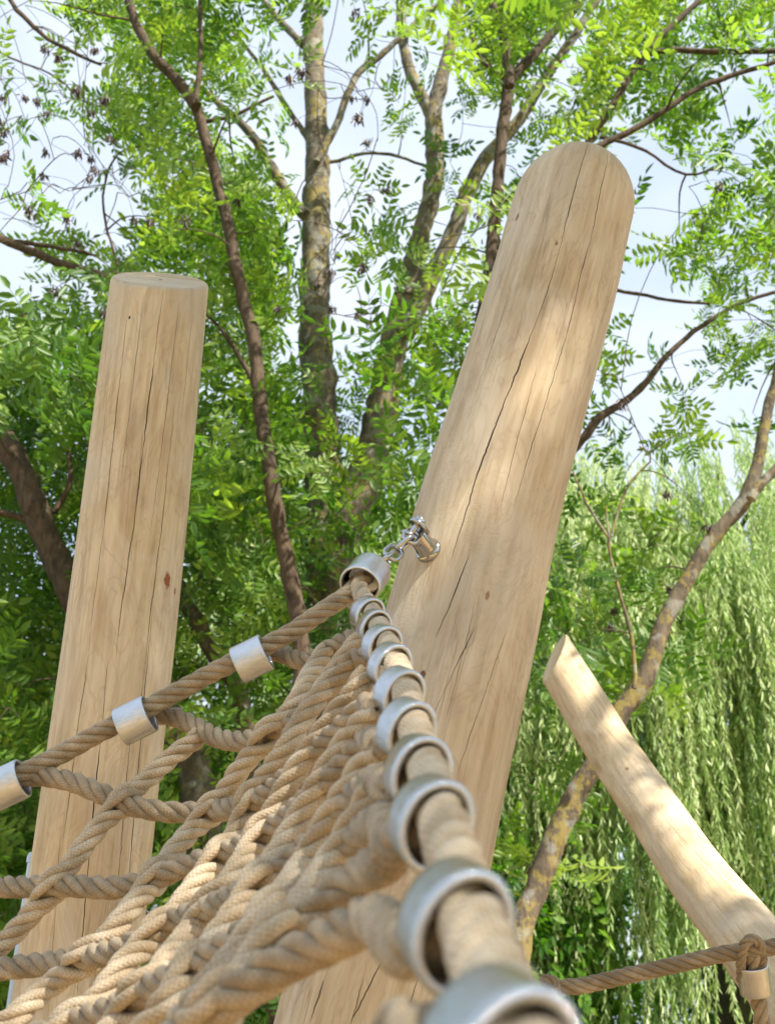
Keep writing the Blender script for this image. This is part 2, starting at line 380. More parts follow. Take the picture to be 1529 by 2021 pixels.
# big leaning pole
YB = 1.314
big_px = [(655, 2330), (725, 2021), (780, 1780), (842, 1500), (908, 1240), (965, 1000), (1023, 800), (1092, 560), (1122, 440), (1158, 316)]
ax = [PY(x, y, YB) for x, y in big_px]
d0 = ax[0] - ax[2]; gscale = (ax[0][2] + .4) / (-d0[2]); ax = [ax[0] + d0 * gscale] + ax
rb = [.101, .099, .098, .098, .098, .096, .093, .0915, .0915, .091, .089, .087]; rb = rb[:len(ax)]
cracks_big = []
mb, bigf = pole_mesh(ax, rb, 3, 'dome', irr=.022)
def uv_of(frame, px, py):
    """arc and height (u, v) where the ray through a photo pixel meets the pole"""
    X, T, N, B, R, t = frame; d = P(px, py, 1) - CAM; d /= np.linalg.norm(d)
    ss = np.linspace(.6, 5.5, 2500); pts = CAM + ss[:, None] * d
    D2 = (pts ** 2).sum(1)[:, None] + (X ** 2).sum(1)[None] - 2 * pts @ X.T; k = D2.argmin(1); e = np.sqrt(np.maximum(D2[np.arange(len(ss)), k], 0)) - R[k]
    hit = np.where(e < 0)[0]; j = int(hit[0]) if len(hit) else int(e.argmin()); i = int(k[j]); q = pts[j] - X[i]
    return math.atan2(q @ B[i], q @ N[i]) * R.max(), float(t[i])
def crack(frame, p0, p1, wd):
    u0, v0 = uv_of(frame, *p0); u1, v1 = uv_of(frame, *p1)
    if abs(v1 - v0) < 1e-4: v1 = v0 + 1e-3
    s = max(-.25, min(.25, (u1 - u0) / (v1 - v0))); a, b = min(v0, v1), max(v0, v1)
    return (u0 - s * v0, s, a, b, wd)
cb = [((885, 1110), (1085, 560), .0024), ((1075, 590), (1160, 285), .0016), ((1105, 700), (1200, 285), .0013), ((1010, 1010), (1130, 620), .0010), ((860, 1260), (925, 1090), .0016),
      ((850, 1420), (935, 1240), .0012), ((612, 2021), (640, 1935), .0020), ((691, 2021), (775, 1865), .0018), ((694, 2012), (718, 1932), .0010), ((794, 2021), (828, 1915), .0012), ((900, 1530), (1000, 1240), .0009), ((880, 1420), (940, 1180), .0007),
      ((930, 800), (1000, 590), .0008), ((985, 1010), (1060, 720), .0009)]
cracks_big = [crack(bigf, *c) for c in cb]
M['wood_big'] = wood_mat('weathered_robinia_wood', cracks_big, 3.0, knots=[(*uv_of(bigf, 833, 1330), .006, (.16, .08, .035)), (*uv_of(bigf, 1020, 425), .007, (.25, .16, .09)), (*uv_of(bigf, 1098, 480), .004, (.28, .17, .10)), (*uv_of(bigf, 960, 1180), .005, (.3, .19, .1))], tint=(.90, .92, .94), fuzz=1.8)
pole_big = empty('wooden_post', tuple(ax[0] * np.array([1, 1, 0])), 'thick leaning debarked log post with rounded top and a steel anchor holding the net chain', 'post', 'debarked log posts')
mb.build('post_shaft', M['wood_big'], pole_big)

# left upright pole
YL = 1.68
top = PY(317, 552, 1.63); bot = PY(176, 1750, 1.73)
ax = [bot - (top - bot) * 1.9, bot - (top - bot) * .8, bot, PY(251, 1150, YL), top]
mb, lf = pole_mesh(ax, [.089, .088, .087, .0875, .0875], 8, 'cut', irr=.016, cut=(.10, -.655, .75))
cl = [((255, 600), (180, 1250), .0014), ((285, 580), (238, 960), .0009), ((322, 570), (228, 1300), .0019), ((355, 590), (300, 1040), .0011), ((345, 800), (262, 1500), .0014),
      ((215, 1300), (150, 1990), .0018), ((180, 1250), (120, 1700), .0012), ((300, 1200), (235, 1990), .0016), ((385, 580), (350, 900), .0007), ((262, 1400), (215, 1980), .0012), ((215, 760), (190, 1000), .0007), ((120, 1650), (95, 2010), .0010)]
cracks_l = [crack(lf, *c) for c in cl]
M['wood_left'] = wood_mat('pale_robinia_wood', cracks_l, 11.0, knots=[(*uv_of(lf, 330, 1145), .013, (.26, .09, .03)), (*uv_of(lf, 257, 626), .0035, (.02, .015, .01)), (*uv_of(lf, 345, 1165), .006, (.33, .15, .06))], tint=(.97, .965, .92), fuzz=.5)
pole_left = empty('wooden_post', (ax[0][0], ax[0][1], 0), 'upright debarked log post with flat sawn top and long vertical cracks', 'post', 'debarked log posts')
mb.build('post_shaft', M['wood_left'], pole_left)
# small anchor on its right flank
def shackle_bits(mb, c, s, seed=0):
    c = np.array(c); th = np.linspace(0, 2*np.pi, 20, endpoint=False)
    for k, (ex, ey) in enumerate((((1, 0, 0), (0, 0, 1)), ((0, 1, 0), (.5, 0, 1)))):
        ex, ey = np.array(ex, float), np.array(ey, float); X = c + np.outer(np.cos(th) * s, ex) + np.outer(np.sin(th) * s * 1.3, ey) + np.array([k * s * 1.2, 0, k * s])
        mb.tube(X, s * .32, 8, closed=True, ref=np.cross(ex, ey))
c = P(285, 1815, 1.70); mb = MB(); shackle_bits(mb, c, .009)
mb.tube([P(262, 1838, 1.78), P(281, 1822, 1.71)], .012, 16); mb.build('anchor', M['steel'], pole_left)
# polished steel tube seen along the left flank
x0 = PY(62, 1760, 1.86); x1 = PY(24, 2021, 1.86)
tb = empty('steel_tube', (x1[0], x1[1], 0), 'thin polished steel tube standing close behind the upright log post', 'tube')
mb = MB(); dd = (x0 - x1); lo = x1 - dd * (x1[2] / dd[2]); Xt = np.array([lo, x1, x0, x0 + dd * .25]); mb.tube(catmull(Xt, .05)[0], .0125, 24); mb.build('tube_body', M['steel'], tb)
mb = MB(); e = x0 + dd * .25; u_ = dd / np.linalg.norm(dd); mb.tube([e - u_ * .004, e + u_ * .006, e + u_ * .012, e + u_ * .014], [.0145, .0145, .012, .004], 24); mb.build('tube_cap', M['steel'], tb)

# right leaning pole
rpts = [(1094, 1296, 3.60, .0735), (1154, 1393, 3.42, .074), (1203, 1475, 3.25, .074), (1289, 1601, 2.95, .075), (1374, 1727, 2.66, .0755), (1464, 1838, 2.41, .076), (1570, 1975, 2.14, .077)]
ax = [P(a, b, c) for a, b, c, d in rpts][::-1]; rr = [d for *_, d in rpts][::-1]
d0 = ax[0] - ax[1]; k = (ax[0][2] + .3) / (-d0[2]); ax = [ax[0] + d0 * k] + ax; rr = [.08] + rr
tdir = (ax[-1] - ax[-2]); tdir /= np.linalg.norm(tdir)
cutn = -RT * .86 + UPV * .52 + FWD * .09
mb, rf = pole_mesh(ax, rr, 21, 'cut', irr=.02, cut=cutn, bev=.004)
cr = [crack(rf, (1290, 1590), (1490, 1800), .0014), crack(rf, (1150, 1380), (1250, 1500), .0012), crack(rf, (1215, 1530), (1330, 1660), .0008), crack(rf, (1330, 1640), (1420, 1750), .0012)]
M['wood_right'] = wood_mat('warm_robinia_wood', cr, 29.0, knots=[(*uv_of(rf, 1237, 1518), .008, (.30, .18, .09))], tint=(1.0, .96, .90), fuzz=.3)  # tint a little warmer than on the other posts
pole_r = empty('wooden_post', (ax[0][0], ax[0][1], 0), 'slim bowed log post leaning left in dappled sun with an obliquely sawn end', 'post', 'debarked log posts')
mb.build('post_shaft', M['wood_right'], pole_r)

# ------------------------------------------------------------------ ropes
RR = .0100      # rope radius
def rope(name, pts, parent, crossings=(), R=RR, normal=None, seg=8, hand=1, m=None, var=.5, step=.0022, n=4, lay=3.6):
    """four laid strands round a centre line; at a crossing two strands open to either side"""
    X, t = catmull(pts, step); T, N, B = frames(X, ref=normal if normal is not None else [0, -.4, .9])
    if normal is not None:
        nn = np.array(normal, float); N = nn - T * (T @ nn)[:, None]; N /= np.linalg.norm(N, axis=1)[:, None]; B = np.cross(T, N)
    rate = hand * 2*np.pi / (lay * 2 * R); ph = rate * t
    cs = sorted(t[np.argmin(np.linalg.norm(X - np.array(c), axis=1))] for c in crossings)
    if cs:   # land on a phase where two strands face front
        tg = []
        for c in cs:
            p = rate * c; u_ = 2*math.pi/n; q = round((p - u_/2) / u_) * u_ + u_/2; tg.append(q - p)
        kt = [0] + cs + [t[-1]]; kv = [tg[0]] + tg + [tg[-1]]; ph = ph + np.interp(t, kt, kv)
        for c in cs: ph = ph - rate * (t - c) * .6 * np.exp(-((t - c) / (1.1 * R)) ** 2)
    mb = MB(); rc, rs = {6: (.655 * R, .365 * R), 5: (.62 * R, .40 * R), 4: (.575 * R, .44 * R), 3: (.55*R, .462*R)}[n]
    for k in range(n):
        a = ph + k * 2 * math.pi / n; Xk = X + rc * (np.cos(a)[:, None] * N + np.sin(a)[:, None] * B)
        for c in cs:
            i = int(np.argmin(abs(t - c))); sg = 1 if math.cos(a[i]) > 0 else -1
            wgt = np.exp(-((t - c) / (1.5 * R)) ** 2)
            Xk = Xk + (sg * .62 * R * wgt)[:, None] * N
        mb.tube(Xk, rs, seg, v0=k * .0013, var=var + .12 * random.uniform(-1, 1), ref=[.2, .5, .8])
    return mb.build(name, m or M['rope'], parent)

# depth of the net surface over the picture (1/z at control points, r-kernel RBF)
CP = np.array([(715,1165,.85),(723,1210,.90),(737,1235,.98),(745,1265,1.07),(765,1305,1.2),(787,1360,1.36),(803,1440,1.58),(827,1505,1.85),(850,1600,2.25),(870,1790,2.9),(960,2010,3.9),
 (495,1298,.90),(265,1420,.92),(20,1545,.95),(-80,1600,.96),(388,1458,.93),(600,1310,.92),(300,1730,1.08),(50,1811,1.04),(99,1940,1.15),(0,1745,1.0),(-60,1900,1.05),(-40,2050,1.2),(462,1647,1.10),(640,1339,1.0),
 (600,1450,1.10),(680,1500,1.33),(700,1600,1.6),(600,1700,1.45),(740,1700,2.0),(700,1830,2.25),(500,1930,2.05),(420,2010,2.1),(250,2000,1.45),(550,1800,1.7),(400,1850,1.35),(400,1600,1.0),(350,2100,1.9),(600,2100,2.8)])
def _fit(cp):
    D = np.linalg.norm(cp[:, None, :2] - cp[None, :, :2], axis=2) / 500; n = len(cp)
    A = np.zeros((n+3, n+3)); A[:n, :n] = D - .01 * np.eye(n); A[:n, n:] = np.c_[np.ones(n), cp[:, :2] / 500]; A[n:, :n] = A[:n, n:].T
    return np.linalg.solve(A, np.r_[cp[:, 2], 0, 0, 0])
_W = _fit(CP)
def zf(x, y):
    d = np.hypot(CP[:, 0] - x, CP[:, 1] - y) / 500
    return 1 / max(.5, float(d @ _W[:-3] + _W[-3] + _W[-2] * x / 500 + _W[-1] * y / 500))
def NP(x, y, dz=0): return P(x, y, zf(x, y) + dz)

net = empty('climbing_net', tuple(P(715, 1150, 1.16)), 'beige climbing net of thick laid rope with aluminium ferrules, chained to the big log', 'climbing net')
# right edge rope running towards the camera
EDGE = [(730,1128,1.215),(714,1146,1.19),(709,1164,1.165),(731,1202,1.10),(746,1232,1.02),(763,1266,.93),(781,1308,.84),(800,1360,.745),(816,1430,.635),(840,1508,.535),(869,1605,.435),(924,1800,.325),(990,1985,.25),(1064,2180,.195),(1190,2480,.15),(1300,2900,.12)]
EX = [P(*e) for e in EDGE]
rope('edge_rope', EX, net, seg=14, var=.70, n=3, lay=3.0)
# left edge rope
LEFT = [(722,1134,1.225),(702,1156,1.195),(686,1174,1.17),(640,1204,1.14),(575,1248,1.12),(495,1290,1.11),(430,1322,1.11),(345,1368,1.10),(265,1412,1.09),(190,1450,1.085),(110,1494,1.08),(20,1538,1.06),(-90,1592,1.05),(-260,1680,1.04)]
rope('edge_rope', [P(*e) for e in LEFT], net, var=.46, normal=-FWD, n=5, lay=4.0)
# oval pressed ferrules
def ferrule(c, axis, long_dir, a, b, wall, length, parent, name='ferrule'):
    c = np.array(c, float); ax_ = np.array(axis, float); ax_ /= np.linalg.norm(ax_)
    l = np.array(long_dir, float); l -= ax_ * (l @ ax_); l /= np.linalg.norm(l); s = np.cross(ax_, l)
    h = length / 2; bv = wall * .38
    prof = [(-h + bv, 1), (-h + bv * .3, 1 - .3 * bv / a), (-h, 1 - bv / a)]      # profile handled as (offset along axis, inset)
    P_ = []
    def arc(z0, sgn):
        out = []
        for q in np.linspace(0, math.pi, 9):
            out.append((sgn * (h - wall * .5) + sgn * math.sin(q) * wall * .5, -wall * .5 + math.cos(q) * wall * .5))
        return out
    prof = [(z, 0.0) for z in np.linspace(-h + wall * .5, h - wall * .5, 6)] + arc(0, 1)[1:] + [(z, -wall) for z in np.linspace(h - wall * .5, -h + wall * .5, 6)][1:] + arc(0, -1)[::-1][1:-1]
    th = np.linspace(0, 2*np.pi, 48, endpoint=False); rows = []
    ph_ = random.uniform(0, 6)
    for z, ins in prof:
        den = 1 + .010 * np.cos(3 * th + ph_)
        rows.append(c + ax_ * z + np.outer((a + ins) * np.cos(th) * den, l) + np.outer((b + ins) * np.sin(th) * den, s))
    V = np.array(rows); m, k = V.shape[:2]; I, J = np.meshgrid(np.arange(m), np.arange(k), indexing='ij'); I2 = (I + 1) % m; J2 = (J + 1) % k
    F = np.stack([I*k+J, I*k+J2, I2*k+J2, I2*k+J], -1).reshape(-1, 4)
    pr = np.array([p[0] for p in prof]); UV = np.stack([np.stack([J/k, pr[I]], -1), np.stack([(J+1)/k, pr[I]], -1), np.stack([(J+1)/k, pr[I2]], -1), np.stack([J/k, pr[I2]], -1)], 2).reshape(-1, 2)
    mb = MB(); mb.add(V.reshape(-1, 3), F[:, ::-1], UV.reshape(-1, 4, 2)[:, ::-1].reshape(-1, 2))
    return mb.build(name, M['alu'], parent)
for (x, y, z), (dx, dy) in (((497, 1300, 1.10), (-.85, -.42)), ((267, 1422, 1.085), (-.86, -.43)), ((16, 1549, 1.055), (-.9, -.42))):
    axis = P(x + dx * 50, y - dy * 50, z) - P(x, y, z)
    ferrule(P(x, y, z), axis, -UPV - FWD * .25, .0195, .0150, .0032, .033, net)
# apex ferrule
a0 = P(704, 1162, 1.17); a1 = P(737, 1120, 1.225)
ferrule((a0 + a1) / 2, a1 - a0, RT, .0230, .0220, .0034, .043, net)
mb = MB(); am = (a0 + a1) / 2; ad = (a1 - a0) / np.linalg.norm(a1 - a0)
mb.tube([am - ad*.006, am - ad*.003, am + ad*.015, am + ad*.0185], [.017, .0195, .0195, .017], 32); mb.build('ferrule_plug', M['alu'], net)
# rings on the right edge
exs, ets = catmull(EX, .002)
RINGS = [(728,1204),(742,1231),(757,1264),(777,1303),(800,1356),(822,1426),(848,1504),(880,1600),(936,1795),(1006,2062)]
rc_list = []
E2 = np.array([[*((lambda q: (W0/2 + FPX * (q @ RT) / (q @ FWD), H0/2 - FPX * (q @ UPV) / (q @ FWD)))(p - CAM))] for p in exs])
for i, (x, y) in enumerate(RINGS):
    k = int(np.argmin(abs(E2[:, 1] - y))); k = min(max(k, 2), len(exs) - 3); T_ = exs[k+2] - exs[k-2]; T_ /= np.linalg.norm(T_)
    ld = -RT * .46 - UPV * .89; ld = ld - T_ * (ld @ T_); ld /= np.linalg.norm(ld)
    od = -RT * .66 - UPV * .75; od = od - T_ * (od @ T_); od /= np.linalg.norm(od)
    c = exs[k] + od * .0060; L_ = .025
    # press slightly askew, as they sit in the photo
    sk = -RT * .90 - UPV * .25; sk = sk - T_ * (sk @ T_); sk /= np.linalg.norm(sk)
    axr = T_ - .24 * sk + .10 * np.cross(T_, ld) * random.uniform(-1, 1)
    ferrule(c, axr, ld, 0.0188, .0146, .0038, L_, net)
    rc_list.append((c, T_, od))
def from_ring(i, pts, back=.012):
    """a mesh rope leaves ring i on its far, net side and then follows the picked points"""
    c, T_, ld = rc_list[i]; s0 = c + ld * .0055 - T_ * .009; s1 = c + ld * .0095 - T_ * back; s2 = c + ld * .020 - T_ * (back + .012)
    return [s0, s1, s2] + [NP(*p, .014 * max(0, min(1, (p[0] - 430) / 120)) if i < 8 and p[0] < 740 else 0) for p in pts]
V2 = {}
Vr = {
 1: (from_ring(1, [(690,1262),(655,1278),(622,1300),(590,1303),(556,1290),(520,1286)]) + [P(505, 1300, 1.112)]),
 2: (from_ring(2, [(702,1300),(668,1340),(625,1385),(585,1422),(537,1446),(480,1462),(430,1456),(390,1436),(345,1415),(305,1412)]) + [P(278, 1424, 1.097)]),
 3: (from_ring(4, [(722,1392),(690,1424),(640,1470),(580,1525),(520,1572),(462,1594),(400,1602),(330,1602),(262,1590),(205,1568),(150,1545),(90,1533),(50,1536)]) + [P(25, 1551, 1.066)]),
 4: from_ring(5, [(730,1462),(690,1500),(630,1560),(560,1620),(480,1668),(420,1690),(350,1715),(290,1740),(220,1752),(140,1748),(70,1750),(0,1750),(-60,1745)]),
 5: from_ring(6, [(748,1540),(700,1575),(640,1640),(570,1705),(500,1752),(430,1785),(350,1815),(290,1850),(230,1876),(150,1893),(90,1902),(0,1912),(-60,1915)]),
 6: from_ring(7, [(758,1622),(710,1650),(650,1715),(570,1790),(480,1850),(390,1905),(300,1950),(240,1985),(170,2010),(110,2030),(40,2060)]),
 7: from_ring(7, [(770,1690),(722,1722),(672,1760),(610,1815),(540,1862),(460,1925),(395,1990),(340,2060)], back=.03),
 8: from_ring(8, [(740,1815),(660,1850),(580,1890),(500,1940),(430,1990),(370,2060)]),
 9: from_ring(9, [(820,2040),(740,2090),(640,2150)]),
}
Ur = {
 1: [(392,1446),(384,1462),(355,1482),(323,1508),(258,1568),(199,1628),(145,1700),(100,1758),(50,1818),(0,1868),(-60,1915)],
 2: [(640,1286),(631,1302),(608,1340),(586,1385),(537,1444),(477,1514),(422,1592),(358,1662),(298,1742),(238,1818),(174,1886),(99,1946),(25,2010),(-40,2050)],
 3: [(712,1262),(694,1282),(662,1325),(625,1380),(590,1432),(560,1485),(504,1562),(462,1650),(398,1732),(323,1826),(248,1900),(199,1965),(139,2020),(90,2060)],
 4: [(722,1330),(700,1368),(668,1405),(632,1455),(590,1512),(548,1585),(505,1660),(450,1745),(380,1835),(310,1925),(235,2015),(190,2070)],
 5: [(742,1400),(712,1432),(672,1482),(632,1545),(588,1620),(540,1700),(480,1785),(400,1890),(335,1975),(280,2050)],
 6: [(748,1480),(715,1520),(676,1578),(638,1640),(596,1715),(540,1800),(468,1890),(400,1970),(330,2060)],
 7: [(744,1560),(706,1620),(664,1690),(612,1770),(550,1850),(480,1930),(410,2015),(380,2060)],
}
def isect(A, B):
    out = []; A = np.array(A); B = np.array(B)
    for i in range(len(A)-1):
        for j in range(len(B)-1):
            p, r = A[i], A[i+1]-A[i]; q, s = B[j], B[j+1]-B[j]; den = r[0]*s[1]-r[1]*s[0]
            if abs(den) < 1e-9: continue
            t = ((q-p)[0]*s[1]-(q-p)[1]*s[0])/den; u = ((q-p)[0]*r[1]-(q-p)[1]*r[0])/den
            if 0 <= t < 1 and 0 <= u < 1: out.append(p + t*r)
    return out
def to_px(p): q = p - CAM; return (W0/2 + FPX * (q @ RT) / (q @ FWD), H0/2 - FPX * (q @ UPV) / (q @ FWD))
Vpx = {k: [to_px(p) for p in v] for k, v in Vr.items()}
netn = np.array([-.15, -.75, .62])     # the side of the net that faces the camera
for k, pts in Vr.items(): rope('mesh_rope', pts, net, normal=netn, var=.36, n=4, lay=3.6)
for k, pts in Ur.items():
    cr_ = []
    for kk, vp in Vpx.items():
        for c in isect(pts, vp):
            if abs(kk) and c[0] < 540: cr_.append(NP(c[0], c[1]))
    rope('mesh_rope', [NP(*p, -.004 * max(0, min(1, (p[0] - 430) / 120))) for p in pts], net, crossings=cr_, normal=netn, var=.62)
# chain, seen from the apex ferrule to the post anchor
def chain_link(c, d, n, ln, wd, r, name, parent):
    d = np.array(d, float); d /= np.linalg.norm(d); n = n - d * (n @ d); n /= np.linalg.norm(n); s = np.cross(d, n)
    h = ln / 2 - wd / 2; pts = []
    for a in np.linspace(-math.pi/2, math.pi/2, 12): pts.append(c + d * (h + math.cos(a) * wd/2) + s * math.sin(a) * wd/2)
    for a in np.linspace(math.pi/2, 3*math.pi/2, 12): pts.append(c + d * (-h + math.cos(a) * wd/2) + s * math.sin(a) * wd/2)
    mb = MB(); mb.tube(np.array(pts), r, 12, closed=True, ref=n); return mb.build(name, M['steel'], parent)
def on_pole(frame, px, py):
    u, v = uv_of(frame, px, py); X, T, N, B, R, t = frame; i = int(np.argmin(abs(t - v))); th = u / R.max(); return X[i] + R[i] * (math.cos(th) * N[i] + math.sin(th) * B[i])
pa = on_pole(bigf, 845, 1091); pz = float((pa - CAM) @ FWD); pb = P(816, 1047, pz - .028); print('anchor depth', pz)
cpts = [(746,1114,1.235),(768,1100,1.255),(782,1090,1.268),(797,1078,1.280),(808,1066,1.292)]
chain = bpy.data.objects.new('chain', None); COL.objects.link(chain); chain.location = P(775, 1092, 1.26); chain.parent = net
chain.matrix_parent_inverse = Matrix.Translation(net.location).inverted()
cX, _ = catmull([P(741,1119,1.240), P(762,1102,1.265), P(783,1085,1.288), P(803,1069,pz - .050), P(817,1053, pz - .030)], .0005)
for i in range(5):
    f = (i + .5) / 5; k = int(f * (len(cX) - 1)); d = cX[min(k+8, len(cX)-1)] - cX[max(k-8, 0)]
    n1 = (-FWD * .9 + UPV * .45 + RT * .2) if i % 2 == 0 else (UPV * .75 + RT * -.55 + FWD * .35)
    tot = np.linalg.norm(cX[-1] - cX[0]); chain_link(cX[k], d, n1, tot / 5 + .0084, .0175, .0028, 'chain_link', chain)
# anchor on the big post
an = bpy.data.objects.new('anchor', None); COL.objects.link(an); an.location = P(845, 1090, 1.33); an.parent = pole_big
an.matrix_parent_inverse = Matrix.Translation(pole_big.location).inverted()
dn = pb - pa; La = np.linalg.norm(dn); dn /= La
mb = MB(); mb.tube([pa - dn*.012, pa + dn*.001, pa + dn*.0035, pa + dn*.0045, pa + dn*.006], [.0165, .0165, .0158, .014, .0125], 40); mb.build('base_flange', M['steel'], an)
mb = MB(); mb.tube([pa + dn*.004, pa + dn*.010, pa + dn*.013, pa + dn*.034, pa + dn*.036], [.0138, .0132, .0122, .0122, .0115], 40); mb.build('anchor_barrel', M['steel'], an)
sd = np.cross(dn, -FWD * .8 + UPV * .3); sd /= np.linalg.norm(sd); dq = np.cross(sd, dn)
for sg in (-1, 1):
    c = pa + dn * .041 + sd * sg * .0092; V = []
    prof = []
    for q in np.linspace(0, 2*np.pi, 28, endpoint=False):
        yy = math.sin(q) * .0122; xx = math.cos(q) * .0125
        if xx < 0: xx = -.013 * (1 if abs(math.cos(q)) > .3 else abs(math.cos(q)) / .3)
        prof.append((xx, yy))
    prof = np.array(prof); cen = prof.mean(0); rows = [(prof, -.0024), (prof, .0024)]
    mb = MB(); k = len(prof)
    ring = lambda sc, o: c + np.outer((prof - cen)[:, 0] * sc + cen[0], dn) + np.outer((prof - cen)[:, 1] * sc, dq) + sd * o
    VV = np.vstack([ring(.05, -.0024), ring(.9, -.0024), ring(1, -.0016), ring(1, .0016), ring(.9, .0024), ring(.05, .0024)])
    F = [[a*k+b, a*k+(b+1) % k, (a+1)*k+(b+1) % k, (a+1)*k+b] for a in range(5) for b in range(k)]
    mb.add(VV, np.array(F)); mb.build('fork_plate', M['steel'], an)
cb_ = pa + dn * .043
mb = MB(); mb.tube([cb_ - sd*.016, cb_ + sd*.016], .0036, 16)
for sg in (-1, 1): mb.tube([cb_ + sd*sg*.0118, cb_ + sd*sg*.0162, cb_ + sd*sg*.0178], [.0074, .0074, .0055], 16)
mb.build('bolt', M['steel'], an)

# second net, at lower right
n2 = empty('rope_net', tuple(P(1480, 1890, 1.30)), 'tan rope with spliced eye and hanging rope in a single ferrule before the slim log', 'rope net')
main = [(1068,1962,1.33),(1100,1950,1.33),(1150,1945,1.325),(1240,1925,1.32),(1350,1900,1.31),(1430,1882,1.30),(1478,1876,1.295),(1530,1868,1.29),(1640,1850,1.27),(1800,1820,1.25)]
rope('edge_rope', [P(*e) for e in main], n2, R=.0096, var=.28, normal=-FWD, n=5, lay=3.8)
th = np.linspace(-2.6, 2.4, 12); lp = [P(1080 + 19*math.cos(a), 1950 - 17*math.sin(a), 1.325 + .004*math.sin(a)) for a in th]
rope('eye_loop', lp, n2, R=.0062, var=.3, n=4, lay=3.4)
dn_ = [P(1462,1935,1.300), P(1461,1895,1.292), P(1468,1864,1.284), P(1484,1853,1.283), P(1500,1866,1.287), P(1503,1895,1.294), P(1500,1935,1.300)]
rope('eye_loop', dn_, n2, R=.0062, var=.3, n=4, lay=3.4)
rope('hanging_rope', [P(1484,1880,1.294), P(1488,1910,1.300), P(1494,1960,1.302), P(1502,2010,1.302), P(1516,2100,1.30), P(1530,2250,1.29)], n2, R=.0100, var=.34, n=4, lay=3.6)
ferrule(P(1487, 1932, 1.300), P(1491, 1962, 1.302) - P(1484, 1905, 1.299), RT, .0185, .0150, .003, .036, n2)

# ------------------------------------------------------------------ trees
def leaflet_arrays(b, d, up, ln, wd, var):
    """b,d,up (n,3) -> verts (n,6,3)"""
    s = np.cross(d, up); s /= np.linalg.norm(s, axis=1)[:, None] + 1e-9; up = np.cross(s, d)
    l = ln[:, None]; w_ = wd[:, None]
    return np.stack([b, b + d*l*.30 + s*w_*.5 + up*w_*.16, b + d*l*.68 + s*w_*.42 + up*w_*.10 - up*l*.04,
                     b + d*l - up*l*.12, b + d*l*.68 - s*w_*.42 + up*w_*.10 - up*l*.04, b + d*l*.30 - s*w_*.5 + up*w_*.16], 1)
LF = np.array([[0, 1, 2, 3], [0, 3, 4, 5]])
def shoot_template(r, nleaf=5, pairs=4, L=.20, ll=.070, lw=.026):
    """a twig end with pinnate leaves; local +z is the twig direction; returns leaflet verts and rachis strips"""
    bs, ds, us, ls, ws, strips = [], [], [], [], [], []
    for k in range(nleaf):
        az = k * 2.4 + r.uniform(-.4, .4); el = r.uniform(.1, 1.0); z0 = .03 * k
        d = np.array([math.cos(az)*math.cos(el), math.sin(az)*math.cos(el), math.sin(el)])
        up = np.array([0, 0, 1.0]); s = np.cross(d, up); s /= np.linalg.norm(s); p = np.array([0, 0, z0]); Lr = L * r.uniform(.75, 1.2)
        droop = r.uniform(.5, 1.3); path = [p.copy()]; n = pairs + 1; dd = d.copy(); pos = p.copy()
        for q in range(n):
            dd = dd - np.array([0, 0, 1]) * droop * .16; dd /= np.linalg.norm(dd); pos = pos + dd * Lr / n; path.append(pos.copy())
            u2 = np.cross(s, dd); u2 = u2 * (1 if u2[2] > 0 else -1); f = .8 + .35 * math.sin(math.pi * (q + .6) / n)
            if q == n - 1: bs.append(pos); ds.append(dd); us.append(u2); ls.append(ll * 1.1); ws.append(lw * 1.1)
            else:
                for sg in (-1, 1):
                    e = dd * r.uniform(.35, .65) + s * sg * .9 - u2 * r.uniform(0, .35); e /= np.linalg.norm(e)
                    bs.append(pos); ds.append(e); us.append(u2 + s * sg * .3); ls.append(ll * f * r.uniform(.85, 1.1)); ws.append(lw * f * r.uniform(.85, 1.1))
        path = np.array(path)
        for q in range(n):
            a, b = path[q], path[q+1]; strips.append([a - s*.0016, a + s*.0016, b + s*.0012, b - s*.0012])
    V = leaflet_arrays(np.array(bs), np.array(ds), np.array(us), np.array(ls), np.array(ws), None)
    return V, np.array(strips)
def scatter(templates, pos, dirs, scale, r, var):
    """copies of the templates -> one leaf mesh"""
    Vs, Fs, vr = [], [], []; off = 0
    ids = r.integers(0, len(templates), len(pos))
    for ti, (LV, ST) in enumerate(templates):
        sel = np.where(ids == ti)[0]
        if not len(sel): continue
        z = dirs[sel]; z = z / np.linalg.norm(z, axis=1)[:, None]; a = r.normal(size=z.shape); x = a - z * (a*z).sum(1)[:, None]; x /= np.linalg.norm(x, axis=1)[:, None]; y = np.cross(z, x)
        Rm = np.stack([x, y, z], 1) * scale[sel][:, None, None]      # rows
        A = LV.reshape(-1, 3); nV = len(A); nl = len(LV); Q = np.einsum('vk,nkj->nvj', A, Rm) + pos[sel][:, None]
        Vs.append(Q.reshape(-1, 3)); base = off + np.arange(len(sel))[:, None, None, None] * nV + np.arange(nl)[None, :, None, None] * 6 + LF[None, None]
        Fs.append(base.reshape(-1, 4)); off += Q.shape[0] * nV
        vv = np.repeat(np.clip(var[sel][:, None] + r.normal(0, .12, (len(sel), nl)), 0, 1), 6, axis=1); vr.append(vv.ravel())
        A = ST.reshape(-1, 3); nV = len(A); Q = np.einsum('vk,nkj->nvj', A, Rm) + pos[sel][:, None]; Vs.append(Q.reshape(-1, 3))
        base = off + np.arange(len(sel) * len(ST))[:, None] * 4 + np.arange(4)[None]; Fs.append(base); off += Q.shape[0] * nV; vr.append(np.full(Q.shape[0] * nV, .5))
    return np.vstack(Vs), np.vstack(Fs), np.concatenate(vr)
rt = np.random.default_rng(5)
TPL = [shoot_template(rt, 5, 4) for _ in range(8)] + [shoot_template(rt, 4, 5, .23, .068, .024) for _ in range(4)]
